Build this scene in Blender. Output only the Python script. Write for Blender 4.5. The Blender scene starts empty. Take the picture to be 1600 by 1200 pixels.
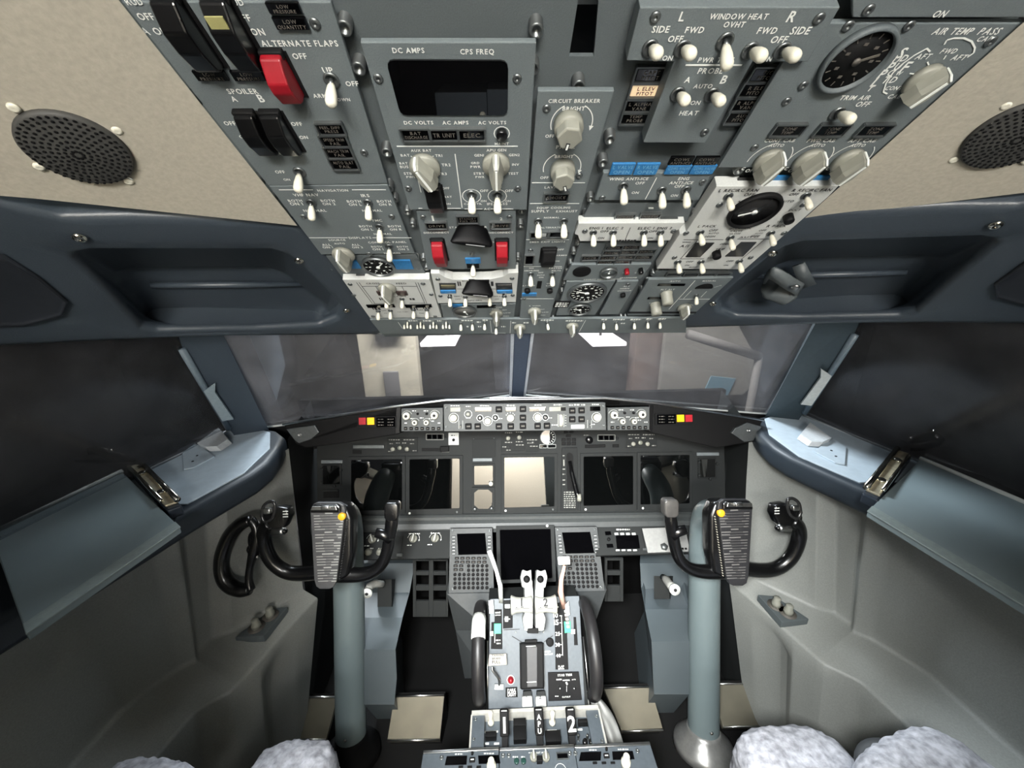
import bpy, bmesh, math, random
from mathutils import Vector as V, Matrix as M
random.seed(7)
R = math.radians
SC = bpy.context.scene
COL = SC.collection
# ---------------------------------------------------------------- camera, world, lights, exposure
F_PX = 601.0
CAM = V((-0.0586, 0.0, 1.40))
def cam_axes():
    pitch, yaw, roll = R(18), R(1.6), R(0.9)
    fwd = V((math.sin(yaw)*math.cos(pitch), math.cos(yaw)*math.cos(pitch), -math.sin(pitch)))
    right = fwd.cross(V((0, 0, 1))).normalized()
    up = right.cross(fwd)
    r2 = right*math.cos(roll) - up*math.sin(roll)
    u2 = up*math.cos(roll) + right*math.sin(roll)
    return r2, u2, fwd
CR, CU, CF = cam_axes()
cam = bpy.data.cameras.new('camera'); cam.sensor_width = 36; cam.lens = F_PX/1600*36; cam.clip_start = .01
co = bpy.data.objects.new('camera', cam); COL.objects.link(co)
co.matrix_world = M(((CR.x, CU.x, -CF.x, CAM.x), (CR.y, CU.y, -CF.y, CAM.y), (CR.z, CU.z, -CF.z, CAM.z), (0, 0, 0, 1)))
SC.camera = co
w = bpy.data.worlds.new('world'); SC.world = w; w.use_nodes = True
w.node_tree.nodes['Background'].inputs[0].default_value = (.9, .95, 1, 1)
w.node_tree.nodes['Background'].inputs[1].default_value = .03
def area(name, loc, tgt, sx, sy, power, color=(1, 1, 1), spread=180):
    l = bpy.data.lights.new(name, 'AREA'); l.shape = 'RECTANGLE'; l.size = sx; l.size_y = sy; l.energy = power; l.color = color; l.spread = R(spread)
    o = bpy.data.objects.new(name, l); COL.objects.link(o); o.location = loc
    o.rotation_euler = (V(tgt)-V(loc)).to_track_quat('-Z', 'Y').to_euler()
    return o
area('cabin_fill', (.0, -1.25, 1.68), (.0, .6, 1.25), .8, .2, 8, (1, .99, .97), 80)  # unseen fill lamp added behind the camera to light the overhead panels
area('dome_light', (-.24, -.22, 1.68), (.14, .92, .44), .3, .2, 9.5, (.98, 1, .99), 56)
for s in (-1, 1):
    area('hangar_light', (-s*.9, 3.4, 3.4), (s*.9, .95, .9), 1.2, .8, 120 if s > 0 else 24, (.84, .93, 1), 70)
area('hangar_fill', (0, 3.0, 3.4), (0, 7.5, 0), 4, .6, 1200, (1, .98, .95))  # unseen fill lamp added to brighten what stands outside the windows
SC.view_settings.view_transform = 'Standard'; SC.view_settings.look = 'None'
SC.view_settings.exposure = 0.05; SC.view_settings.gamma = 1.0
# ---------------------------------------------------------------- materials
def lin(c):
    c /= 255
    return c/12.92 if c <= .04045 else ((c+.055)/1.055)**2.4
MATS = {}
def mat(name, rgb, rough=.5, metal=0, var=.08, bump=0, scale=120, emit=0, spec=.5, coat=0):
    m = bpy.data.materials.new(name); m.use_nodes = True
    nt = m.node_tree; b = nt.nodes['Principled BSDF']
    c = [lin(x) for x in rgb]
    tc = nt.nodes.new('ShaderNodeTexCoord'); nz = nt.nodes.new('ShaderNodeTexNoise'); nz.inputs['Scale'].default_value = scale; nz.inputs['Detail'].default_value = 3
    nt.links.new(tc.outputs['Object'], nz.inputs['Vector'])
    cr = nt.nodes.new('ShaderNodeValToRGB')
    cr.color_ramp.elements[0].position = .3; cr.color_ramp.elements[1].position = .7
    cr.color_ramp.elements[0].color = [x*(1-var) for x in c]+[1]; cr.color_ramp.elements[1].color = [min(1, x*(1+var)) for x in c]+[1]
    nt.links.new(nz.outputs['Fac'], cr.inputs['Fac']); nt.links.new(cr.outputs['Color'], b.inputs['Base Color'])
    b.inputs['Roughness'].default_value = rough; b.inputs['Metallic'].default_value = metal
    b.inputs['Specular IOR Level'].default_value = spec
    if coat: b.inputs['Coat Weight'].default_value = coat; b.inputs['Coat Roughness'].default_value = .06
    if bump:
        bp = nt.nodes.new('ShaderNodeBump'); bp.inputs['Strength'].default_value = bump; bp.inputs['Distance'].default_value = .002
        nt.links.new(nz.outputs['Fac'], bp.inputs['Height']); nt.links.new(bp.outputs['Normal'], b.inputs['Normal'])
    if emit:
        nt.links.new(cr.outputs['Color'], b.inputs['Emission Color']); b.inputs['Emission Strength'].default_value = emit
    MATS[name] = m
    return m
PANEL = mat('panel_grey', (100, 108, 110), .55, bump=.12, scale=900)
PANELD = mat('panel_grey_dark', (85, 92, 94), .6, bump=.12, scale=900)
WHITEP = mat('panel_white', (200, 202, 198), .5, bump=.08, scale=900)
MIPM = mat('instrument_grey', (36, 38, 38), .7, spec=.25, bump=.1, scale=800)
STANDM = mat('keypad_grey', (58, 61, 62), .55); MCPM = mat('control_grey', (66, 69, 69), .55); QUADM = mat('quadrant_grey', (74, 81, 87), .5)
MIPD = mat('instrument_dark', (30, 32, 32), .7, spec=.25, bump=.1, scale=800)
WHITE = mat('legend_white', (236, 238, 232), .6, var=.02)
LEGG = mat('legend_grey', (138, 138, 132), .6, var=.02)
DIMT = mat('legend_dim', (88, 84, 78), .6, var=.02)
INK = mat('legend_black', (28, 28, 30), .7, var=.02)
IVORY = mat('ivory_plastic', (226, 222, 204), .4, var=.03)
KNOBG = mat('knob_grey', (136, 136, 126), .5, var=.05)
BLACK = mat('black_plastic', (9, 9, 10), .28, coat=.3)
BLACKM = mat('black_matte', (7, 7, 8), .7, spec=.25)
GLOSSY = mat('black_gloss', (5, 5, 6), .04, spec=.6)
SCREEN = mat('screen_glass', (7, 8, 8), .015, spec=.75); SCREEN.node_tree.nodes['Principled BSDF'].inputs['IOR'].default_value = 2.1
RED = mat('red_plastic', (136, 15, 28), .4)
BLUE = mat('blue_lens', (42, 112, 166), .35, var=.12, scale=300)
AMBER = mat('amber_lens', (250, 190, 20), .4, emit=.5)
REDL = mat('red_lens', (170, 30, 40), .4, emit=.1)
LIT = mat('lit_lens', (238, 208, 170), .4, emit=.5)
METAL = mat('steel', (190, 190, 188), .3, 1)
DMETAL = mat('fastener_metal', (120, 124, 124), .38, .8)
CHROME = mat('chrome', (230, 226, 214), .12, 1)
BRASSY = mat('worn_nickel', (206, 196, 170), .5, .7, var=.2, scale=60)
CEIL = mat('ceiling_beige', (170, 165, 151), .75, bump=.12, scale=260)
NAVY = mat('moulding_navy', (53, 61, 69), .4, bump=.1, scale=700)
POSTM = mat('post_blue_grey', (60, 70, 80), .45, bump=.08, scale=500)
TRAY = mat('tray_pale_blue', (198, 212, 222), .4, var=.05, scale=60)
BOARD = mat('board_grey', (128, 142, 146), .45, var=.04, scale=8)
WALLM = mat('sidewall_grey', (140, 142, 138), .5, bump=.15, scale=300)
TEAL = mat('column_teal_grey', (102, 114, 116), .42, var=.05, scale=6)
BOXT = mat('pedal_box_grey', (68, 76, 80), .5, var=.05, scale=8)
PLATE = mat('heel_plate', (116, 112, 99), .35, .35, var=.12, scale=14)
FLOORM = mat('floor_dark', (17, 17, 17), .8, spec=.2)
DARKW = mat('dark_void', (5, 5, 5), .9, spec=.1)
FLEECE = mat('sheepskin', (164, 164, 170), .95, var=.38, bump=1.0, scale=75)  # shade in the creases between curls is put into the colour variation
CLOTH = mat('grey_cloth', (176, 176, 172), .9, var=.08, scale=40, bump=.3)
GREEN = mat('green_band', (30, 150, 110), .5)
PINK = mat('pinkish_lever', (222, 178, 160), .45, var=.06, scale=40)
GREYR = mat('grille_grey', (60, 60, 58), .6)
# ---------------------------------------------------------------- geometry helpers
def ray(px, py):
    return CF + CR*((px-800)/F_PX) + CU*((600-py)/F_PX)
def hit(px, py, P0, N):
    d = ray(px, py); return CAM + d*((P0-CAM).dot(N)/d.dot(N))
def atd(px, py, t):
    return CAM + ray(px, py)*t
def atz(px, py, z):
    d = ray(px, py); return CAM + d*((z-CAM.z)/d.z)
def atx(px, py, x):
    d = ray(px, py); return CAM + d*((x-CAM.x)/d.x)
def aty(px, py, y):
    d = ray(px, py); return CAM + d*((y-CAM.y)/d.y)
class MB:
    def __init__(s): s.v = []; s.f = []; s.sm = []
    def add(s, vs, fs, T=None, smooth=False):
        n = len(s.v)
        s.v += [tuple(T @ V(p)) if T is not None else tuple(p) for p in vs]
        for f in fs: s.f.append([i+n for i in f]); s.sm.append(smooth)
        return s
    def addbm(s, bm, T=None, smooth=False):
        bm.verts.index_update()
        s.add([v.co for v in bm.verts], [[v.index for v in f.verts] for f in bm.faces], T, smooth); bm.free(); return s
    def box(s, c, size, bev=0, T=None, seg=2):
        bm = bmesh.new(); bmesh.ops.create_cube(bm, size=1)
        for v in bm.verts: v.co = V((v.co.x*size[0]+c[0], v.co.y*size[1]+c[1], v.co.z*size[2]+c[2]))
        if bev: bmesh.ops.bevel(bm, geom=bm.edges[:], offset=bev, segments=seg, profile=.5, affect='EDGES')
        return s.addbm(bm, T, bev > 0 and seg > 1)
    def prism(s, poly, z0, z1, bev=0, T=None, seg=2, smooth=False):
        bm = bmesh.new()
        a = [bm.verts.new((p[0], p[1], z0)) for p in poly]; b = [bm.verts.new((p[0], p[1], z1)) for p in poly]
        n = len(poly)
        bm.faces.new(a[::-1]); bm.faces.new(b)
        for i in range(n): bm.faces.new((a[i], a[(i+1) % n], b[(i+1) % n], b[i]))
        bmesh.ops.recalc_face_normals(bm, faces=bm.faces[:])
        if bev: bmesh.ops.bevel(bm, geom=[e for e in bm.edges], offset=bev, segments=seg, profile=.5, affect='EDGES')
        return s.addbm(bm, T, smooth)
    def lathe(s, prof, n=20, T=None, smooth=True):
        vs = []; fs = []
        for r, z in prof:
            for i in range(n):
                a = 2*math.pi*i/n; vs.append((r*math.cos(a), r*math.sin(a), z))
        k = len(prof)
        for j in range(k-1):
            for i in range(n):
                fs.append((j*n+i, j*n+(i+1) % n, (j+1)*n+(i+1) % n, (j+1)*n+i))
        fs.append(tuple(range(n))[::-1]); fs.append(tuple((k-1)*n+i for i in range(n)))
        return s.add(vs, fs, T, smooth)
    def cyl(s, c, r, h, n=20, T=None, bev=0):
        L = M.Translation(V(c)); L = T @ L if T is not None else L
        b = bev or min(r, h)*.12
        s.lathe([(r, 0), (r, h-b), (r-b*.3, h-b*.3), (r-b, h)], n, L, False)
        return s
    def tube(s, pts, rad, n=12, closed=False, squash=1.0, T=None):
        pts = [V(p) for p in pts]; m = len(pts)
        if not hasattr(rad, '__len__'): rad = [rad]*m
        vs = []; fs = []
        up = None
        for i, p in enumerate(pts):
            if closed: t = (pts[(i+1) % m]-pts[i-1])
            else: t = pts[min(i+1, m-1)]-pts[max(i-1, 0)]
            t = t.normalized()
            if up is None:
                up = t.orthogonal().normalized()
            up = (up - t*up.dot(t)).normalized(); sd = t.cross(up)
            for k in range(n):
                a = 2*math.pi*k/n
                vs.append(p + up*math.cos(a)*rad[i] + sd*math.sin(a)*rad[i]*squash)
        for i in range(m if closed else m-1):
            j = (i+1) % m
            for k in range(n): fs.append((i*n+k, i*n+(k+1) % n, j*n+(k+1) % n, j*n+k))
        if not closed:
            fs.append(tuple(range(n))[::-1]); fs.append(tuple((m-1)*n+k for k in range(n)))
        return s.add(vs, fs, T, True)
    def loft(s, rings, closed=True, cap0=False, cap1=False, smooth=True, T=None):
        n = len(rings[0]); vs = [p for r in rings for p in r]; fs = []
        for j in range(len(rings)-1):
            for i in range(n if closed else n-1):
                fs.append((j*n+i, j*n+(i+1) % n, (j+1)*n+(i+1) % n, (j+1)*n+i))
        if cap0: fs.append(tuple(range(n))[::-1])
        if cap1: fs.append(tuple((len(rings)-1)*n+i for i in range(n)))
        return s.add(vs, fs, T, smooth)
    def mesh(s, name, m):
        me = bpy.data.meshes.new(name); me.from_pydata(s.v, [], s.f); me.update()
        for p, sm in zip(me.polygons, s.sm): p.use_smooth = sm
        me.materials.append(m); return me
    def build(s, name, m, parent=None, fix=True):
        me = s.mesh(name, m)
        if fix:
            bm = bmesh.new(); bm.from_mesh(me); bmesh.ops.recalc_face_normals(bm, faces=bm.faces[:]); bm.to_mesh(me); bm.free()
        o = bpy.data.objects.new(name, me); COL.objects.link(o)
        if parent: o.parent = parent
        return o
def tag(o, label, cat, group=None, kind=None):
    o['label'] = label; o['category'] = cat
    if group: o['group'] = group
    if kind: o['kind'] = kind
    return o
def struct(name, mb, m, fix=True):
    o = mb.build(name, m, fix=fix); o['kind'] = 'structure'; return o
def empty(name, loc=(0, 0, 0), mw=None):
    o = bpy.data.objects.new(name, None); COL.objects.link(o); o.empty_display_size = .02
    if mw is not None: o.matrix_world = mw
    else: o.location = loc
    return o
MC = {}
def part(name, key, fn, m, parent, T=None):
    """an object sharing a cached mesh"""
    k = (key, m.name)
    if k not in MC:
        mb = MB(); fn(mb); MC[k] = mb.mesh(name, m)
        bm = bmesh.new(); bm.from_mesh(MC[k]); bmesh.ops.recalc_face_normals(bm, faces=bm.faces[:]); bm.to_mesh(MC[k]); bm.free()
    o = bpy.data.objects.new(name, MC[k]); COL.objects.link(o); o.parent = parent
    if T is not None: o.matrix_local = T
    return o
def smooth_path(pts, k=6):
    """Catmull-Rom through pts"""
    pts = [V(p) for p in pts]; out = []
    for i in range(len(pts)-1):
        p0 = pts[max(i-1, 0)]; p1 = pts[i]; p2 = pts[i+1]; p3 = pts[min(i+2, len(pts)-1)]
        for j in range(k):
            t = j/k
            out.append(.5*((2*p1)+(p2-p0)*t+(2*p0-5*p1+4*p2-p3)*t*t+(3*p1-p0-3*p2+p3)*t**3))
    out.append(pts[-1]); return out
def lerp_list(a, n):
    out = []
    for i in range(n):
        x = i/(n-1)*(len(a)-1); j = min(int(x), len(a)-2); t = x-j
        out.append(a[j]*(1-t)+a[j+1]*t)
    return out
def rrect(cx, cy, wd, ht, r, k=4):
    pts = []
    for sx, sy, a0 in ((1, 1, 0), (-1, 1, 90), (-1, -1, 180), (1, -1, 270)):
        for i in range(k+1):
            a = R(a0+90*i/k); pts.append((cx+sx*(wd/2-r)+r*math.cos(a), cy+sy*(ht/2-r)+r*math.sin(a)))
    return pts
# glyphs of the built-in font, once
GL = {}
def make_glyphs():
    os_ = []
    for ch in 'ABCDEFGHIJKLMNOPQRSTUVWXYZ0123456789/-.()':
        cu = bpy.data.curves.new('g', 'FONT'); cu.body = ch; cu.resolution_u = 2; cu.offset = .022; cu.size = 1
        o = bpy.data.objects.new('g', cu); COL.objects.link(o); os_.append((ch, o))
    dg = bpy.context.evaluated_depsgraph_get()
    for ch, o in os_:
        me = o.evaluated_get(dg).to_mesh()
        vs = [(v.co.x, v.co.y) for v in me.vertices]; fs = [list(p.vertices) for p in me.polygons]
        x0 = min(v[0] for v in vs); x1 = max(v[0] for v in vs)
        GL[ch] = ([(v[0]-x0, v[1]) for v in vs], fs, x1-x0)
        o.evaluated_get(dg).to_mesh_clear()
    for ch, o in os_:
        cu = o.data; bpy.data.objects.remove(o); bpy.data.curves.remove(cu)
make_glyphs()
def text_w(s):
    return sum((GL[c][2]+.13) if c in GL else .38 for c in s) - .13
def put_text(mb, s, cx, cy, width=None, height=None, z=.0004, ang=0, maxh=None, xs=1.0):
    """flat lettering, cap height .7 of the font size"""
    tw = text_w(s)
    k = width/tw if width else height/.7
    kx = k
    if maxh and k*.7 > maxh: k = maxh/.7
    if height and width: k = height/.7
    T = M.Translation(V((cx, cy, z))) @ M.Rotation(ang, 4, 'Z')
    x = -tw/2
    for c in s:
        if c not in GL: x += .38; continue
        vs, fs, wd = GL[c]
        mb.add([((x+a)*kx, (b-.35)*k, 0) for a, b in vs], fs, T)
        x += wd+.13
class Frame:
    def __init__(s, O, ex, ey):
        s.O = V(O); s.ex = V(ex).normalized(); ey = V(ey); ey = (ey-s.ex*ey.dot(s.ex)).normalized(); s.ey = ey; s.n = s.ex.cross(ey)
    def at(s, u, v, h=0): return s.O + s.ex*u + s.ey*v + s.n*h
    def mw(s, O): 
        return M(((s.ex.x, s.ey.x, s.n.x, O.x), (s.ex.y, s.ey.y, s.n.y, O.y), (s.ex.z, s.ey.z, s.n.z, O.z), (0, 0, 0, 1)))
    def px(s, px, py, h=0):
        P = hit(px, py, s.O+s.n*h, s.n)-s.O
        return P.dot(s.ex), P.dot(s.ey)
class Panel:
    """a control panel: root empty on a frame, everything placed in its own plane"""
    def __init__(s, fr, name, label, cat, corners, m=None, thick=.005, h=0.0, group=None, bev=.0008, plate='face_plate', ink=None, rect=False):
        s.fr = fr; s.h = h
        uv = [fr.px(x, y, h) for x, y in corners]
        if rect:
            us = sorted(p[0] for p in uv); vs = sorted(p[1] for p in uv)
            u0 = (us[0]+us[1])/2; u1 = (us[2]+us[3])/2; v0 = (vs[0]+vs[1])/2; v1 = (vs[2]+vs[3])/2
            uv = [(u0, v1), (u1, v1), (u1, v0), (u0, v0)]
        s.cu = sum(p[0] for p in uv)/len(uv); s.cv = sum(p[1] for p in uv)/len(uv)
        s.root = empty(name, mw=fr.mw(fr.at(s.cu, s.cv, h)))
        if label: tag(s.root, label, cat, group)
        s.poly = [(p[0]-s.cu, p[1]-s.cv) for p in uv]
        s.bounds = (min(p[0] for p in s.poly), max(p[0] for p in s.poly), min(p[1] for p in s.poly), max(p[1] for p in s.poly))
        if m: MB().prism(s.poly, -thick, 0, bev).build(plate, m, s.root)
        s.ink = ink or WHITE
        s.L = {}
    def let(s, m=None):
        m = m or s.ink
        return s.L.setdefault(m.name, (MB(), m))[0]
    def done(s):
        for k, (mb, m) in s.L.items():
            if mb.v: mb.build('lettering', m, s.root, fix=False)
        return s.root
    def uv(s, px, py, dh=0):
        u, v = s.fr.px(px, py, s.h+dh); return u-s.cu, v-s.cv
    def sx(s, px, py, wd): return s.uv(px+wd/2, py)[0]-s.uv(px-wd/2, py)[0]
    def sy(s, px, py, ht): return s.uv(px, py-ht/2)[1]-s.uv(px, py+ht/2)[1]
    def T(s, txt, x0, x1, y, m=None, maxh=None, ang=0, z=.0005):
        u, v = s.uv((x0+x1)/2, y); wd = s.sx((x0+x1)/2, y, x1-x0)
        if ang: wd *= abs(math.cos(ang)) or 1
        put_text(s.let(m), txt, u, v, width=wd, z=z, maxh=maxh, ang=ang)
    def scrib(s, x0, x1, y, m=None, hpx=4, z=.0005):
        """marks too small to read: a row of short strokes"""
        rnd = random.Random(int(x0*7+y)); mb = s.let(m); x = x0
        while x < x1:
            l = min(rnd.choice((2, 3, 4)), x1-x)
            u, v = s.uv(x+l/2, y); mb.box((u, v, z), (s.sx(x, y, l), s.sy(x, y, hpx)*rnd.uniform(.6, 1), .0002)); x += l+1.2
    def line(s, x0, y0, x1, y1, wd=.0009, m=None, z=.0005):
        a = V(s.uv(x0, y0)); b = V(s.uv(x1, y1)); d = b-a; ang = math.atan2(d.y, d.x)
        T = M.Translation(V(((a.x+b.x)/2, (a.y+b.y)/2, z))) @ M.Rotation(ang, 4, 'Z')
        s.let(m).box((0, 0, 0), (d.length, wd, .0002), T=T)
    def arc(s, px, py, r, a0, a1, wd=.0009, m=None, arrow=False, z=.0005):
        u, v = s.uv(px, py); mb = s.let(m); k = 14
        pin = []; pout = []
        for i in range(k+1):
            a = R(a0+(a1-a0)*i/k)
            pin.append((u+(r-wd/2)*math.cos(a), v+(r-wd/2)*math.sin(a), z)); pout.append((u+(r+wd/2)*math.cos(a), v+(r+wd/2)*math.sin(a), z))
        mb.add(pin+pout, [(i, i+1, k+2+i, k+1+i) for i in range(k)])
        if arrow:
            a = R(a1); sg = 1 if a1 > a0 else -1
            c = V((u+r*math.cos(a), v+r*math.sin(a))); t = V((-math.sin(a), math.cos(a)))*sg; nn = V((math.cos(a), math.sin(a)))
            mb.add([(*(c+nn*.0022), z), (*(c-nn*.0022), z), (*(c+t*.005), z)], [(0, 1, 2)])
    def toggle(s, px, py, k=1.0, tilt=20, side=0, m=None, name='toggle_switch'):
        u, v = s.uv(px, py)
        T = M.Translation(V((u, v, 0))) @ M.Rotation(R(tilt), 4, 'X') @ M.Rotation(R(side), 4, 'Y')
        o = part(name, ('tog', round(k, 2)), lambda b: b.lathe([(.0022*k, .004*k), (.0034*k, .0075*k), (.0045*k, .0135*k), (.0047*k, .0195*k), (.0040*k, .0222*k), (.0020*k, .0236*k)], 14), m or IVORY, s.root, T)
        c = part('collar', ('col', round(k, 2)), lambda b: (b.lathe([(.0062*k, -.001), (.0062*k, .0015*k), (.0048*k, .0022*k), (.0044*k, .0005*k)], 16), b.lathe([(.0019*k, 0), (.0019*k, .006*k)], 8)), DMETAL, o, T.inverted() @ M.Translation(V((u, v, 0))))
        return o
    def knob(s, px, py, r=.0155, ang=0, hh=.021, m=None, dark=False):
        u, v = s.uv(px, py)
        T = M.Translation(V((u, v, 0))) @ M.Rotation(R(ang), 4, 'Z')
        def fn(b):
            b.lathe([(r, 0), (r, .004), (r*.93, .006)], 28)
            pl = [(-.36*r, -1.02*r), (.36*r, -1.02*r), (.5*r, -.2*r), (.22*r, 1.08*r), (-.22*r, 1.08*r), (-.5*r, -.2*r)]
            lo = [V((x*1.12, y, .005)) for x, y in pl]; mid = [V((x, y*.98, hh*.75)) for x, y in pl]; hi = [V((x*.72, y*.86, hh)) for x, y in pl]
            b.loft([lo, mid, hi], cap1=True, smooth=False)
        o = part('rotary_knob', ('knob', r, hh), fn, m or KNOBG, s.root, T)
        def ln(b):
            b.box((0, 0, hh+.0003), (.0022, 1.75*r, .0010))
            for (ya, za), (yb, zb) in (((1.09*r, .006), (1.06*r+.0006, hh*.75)), ((1.06*r+.0006, hh*.75), (.93*r+.0008, hh+.0006))):
                b.loft([[V((x, ya+o_, za)) for x, o_ in ((-.0011, 0), (.0011, 0), (.0011, .0009), (-.0011, .0009))], [V((x, yb+o_, zb)) for x, o_ in ((-.0011, 0), (.0011, 0), (.0011, .0009), (-.0011, .0009))]], cap0=True, cap1=True, smooth=False)
            b.add([(-.0008, .88*r, hh), (.0008, .88*r, hh), (.0008, 1.11*r, .006), (-.0008, 1.11*r, .006)], [(0, 1, 2, 3)])
        part('pointer_line', ('kl', r, hh), ln, WHITE if not dark else INK, o)
        return o
    def dimmer(s, px, py, r=.0135, ang=0):
        u, v = s.uv(px, py)
        T = M.Translation(V((u, v, 0))) @ M.Rotation(R(ang), 4, 'Z')
        o = part('dimmer_knob', ('dim', r), lambda b: (b.lathe([(r*1.05, 0), (r*1.05, .007), (r, .009)], 28), b.prism([(r*.95*math.cos(R(a)), r*.95*math.sin(R(a))) for a in range(0, 360, 60)], .007, .019, .0015)), KNOBG, s.root, T)
        part('pointer_line', ('diml', r), lambda b: (b.box((0, r*.62, .0193), (.0018, r*.45, .0008))), WHITE, o)
        part('pointer_frame', ('dimf', r), lambda b: (b.box((0, r*.60, .0191), (.0036, r*.56, .0007))), INK, o)
        return o
    def lamp(s, px, py, wpx, hpx, txt=None, m=None, tm=None, depth=.0025, sk=0):
        """annunciator light with a dim legend"""
        u, v = s.uv(px, py); wd = s.sx(px, py, wpx); ht = s.sy(px, py, hpx)
        mb = MB()
        mb.box((0, 0, depth/2), (wd, ht, depth), .0005, seg=1)
        o = mb.build('annunciator_light', m or GLOSSY, s.root); o.matrix_local = M.Translation(V((u, v, 0)))
        if txt:
            l = MB(); ls = txt.split('|'); n = len(ls)
            for i, t in enumerate(ls):
                hh = min(ht*.62/n, .0042)
                put_text(l, t, 0, ht*(.5-(i+.5)/n)*.85, width=min(wd*.86, text_w(t)*hh/.7*1.05), height=hh, z=depth+.0002)
            l.build('legend', tm or DIMT, o, fix=False)
        return o
    def bezel_lamp(s, px, py, wpx, hpx, txt=None, m=None, tm=None):
        u, v = s.uv(px, py); wd = s.sx(px, py, wpx)+.003; ht = s.sy(px, py, hpx)+.003
        o = s.lamp(px, py, wpx, hpx, txt, m, tm)
        fr = MB(); t = .0015
        for sx, sy, w2, h2 in ((0, ht/2, wd, t), (0, -ht/2, wd, t), (wd/2, 0, t, ht), (-wd/2, 0, t, ht)):
            fr.box((sx, sy, .0018), (w2, h2, .0036))
        fr.build('bezel', DMETAL, o)
        return o
    def guard(s, px, py, wpx, ln=.034, hh=.018, m=None, k=1, name='switch_guard', uvw=None):
        """hinged cover, px,py at the middle of its hinge"""
        u, v = s.uv(px, py); wd = s.sx(px, py, wpx)
        b = MB()
        prof = [(.003, 0), (.003, hh*.55), (-.004, hh*.8), (-.010, hh), (-ln*.55, hh*.98), (-ln*.92, hh*.72), (-ln, hh*.45), (-ln, 0)]
        T = M(((0, 0, 1, 0), (1, 0, 0, 0), (0, 1, 0, 0), (0, 0, 0, 1)))
        b.prism(prof, -wd/2, wd/2, .0014, T)
        o = b.build(name, m or RED, s.root); o.matrix_local = M.Translation(V((u, v, 0)))
        hb = MB(); hb.box((0, .0015, .003), (wd*1.12, .006, .006), .001); hb.box((0, -ln/2, .0006), (wd*1.3, ln*1.1, .0012))
        hb.build('hinge_base', BLACKM, o)
        return o
    def gauge(s, px, py, rpx, needle=35, ticks=12, m=None, face=None, half=None):
        u, v = s.uv(px, py); r = s.sx(px, py, rpx*2)/2
        o = MB().lathe([(r*1.12, 0), (r*1.12, .004), (r*1.04, .006), (r*.98, .005), (r*.96, .0015), (0.0001, .0015)], 36).build('gauge', m or DMETAL, s.root)
        o.matrix_local = M.Translation(V((u, v, 0)))
        MB().lathe([(r*.97, .0012), (r*.97, .0022)], 36).build('dial', face or BLACKM, o)
        t = MB()
        for i in range(ticks):
            a = 2*math.pi*i/ticks
            t.box((r*.8, 0, .0026), (r*.16, r*.035, .0003), T=M.Rotation(a, 4, 'Z'))
            if i % 2 == 0: t.box((r*.55*math.cos(a), r*.55*math.sin(a), .0026), (r*.14, r*.09, .0003))
        if ticks: t.build('dial_marks', DIMT if half else WHITE, o)
        n = MB(); n.box((0, r*.3, .0034), (r*.08, r*.75, .0006), T=M.Rotation(R(needle), 4, 'Z')); n.lathe([(r*.13, .003), (r*.13, .0045)], 12)
        n.build('needle', DIMT if half else WHITE, o)
        return o
    def button(s, px, py, rpx, m=None, hh=.006, name='push_button', ring=None):
        u, v = s.uv(px, py); r = s.sx(px, py, rpx*2)/2
        o = MB().lathe([(r, 0), (r, hh*.85), (r*.85, hh)], 18).build(name, m or BLACKM, s.root); o.matrix_local = M.Translation(V((u, v, 0)))
        if ring: s.arc(px, py, ring, 0, 360)
        return o
    def key(s, px, py, wpx, hpx, m=None, hh=.004, name='push_key', mark=None):
        u, v = s.uv(px, py); wd = s.sx(px, py, wpx); ht = s.sy(px, py, hpx)
        o = part(name, ('key', round(wd, 4), round(ht, 4), hh), lambda b: b.box((0, 0, hh/2), (wd, ht, hh), min(wd, ht)*.1, seg=1), m or BLACKM, s.root, M.Translation(V((u, v, 0))))
        if mark: part('mark', ('mk', round(wd, 4), round(ht, 4)), lambda b: b.box((0, 0, hh+.0001), (wd*.55, ht*.22, .0003)), mark, o)
        return o
    def screw(s, px, py, k=1.0, m=None):
        u, v = s.uv(px, py); r = .0038*k
        def fn(b):
            b.lathe([(r, 0), (r, .0008*k), (r*.75, .0016*k), (r*.4, .0018*k), (r*.35, .0008*k)], 12)
        part('screw', ('scr', k), fn, m or DMETAL, s.root, M.Translation(V((u, v, 0))) )
    def fastener(s, px, py, k=1.0):
        u, v = s.uv(px, py); r = .0058*k
        def fn(b):
            b.lathe([(r*1.15, 0), (r*1.15, .003), (r, .004), (r*1.0, .014*k), (r*.88, .015*k), (r*.6, .0145*k), (r*.55, .011*k)], 16)
        part('fastener', ('fas', k), fn, DMETAL, s.root, M.Translation(V((u, v, -.004))))
    def window(s, poly_px, m=None, name='display_window', depth=.002, r=None):
        uv = [s.uv(x, y) for x, y in poly_px]
        b = MB()
        if r:
            pts = []
            n = len(uv)
            for i in range(n):
                p = V(uv[i]); a = V(uv[i-1]); c = V(uv[(i+1) % n]); da = (a-p).normalized()*r; dc = (c-p).normalized()*r
                for t in (0, .33, .67, 1):
                    pts.append(((p+da)*(1-t)**2+2*p*t*(1-t)+(p+dc)*t*t))
            uv = pts
        b.prism([(p[0], p[1]) for p in uv], -.001, depth)
        return b.build(name, m or GLOSSY, s.root)
# ---------------------------------------------------------------- frames
TILT = R(18)
OHA = R(33)
OH = Frame((0, .823, 1.25), (1, 0, 0), (0, -math.cos(OHA), math.sin(OHA)))
OHW = .328
def mirx(p): return V((-p[0], p[1], p[2]))
def oh_y(y): return V((0, y, 1.25-(y-.823)*math.tan(OHA)))
A_ = V((-OHW, .525, oh_y(.525).z)); B_ = V((-OHW, .823, 1.25)); C_ = V((-.74, .53, 1.285))
MN = (B_-A_).cross(C_-A_).normalized()
if MN.dot(CAM-A_) < 0: MN = -MN
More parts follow.
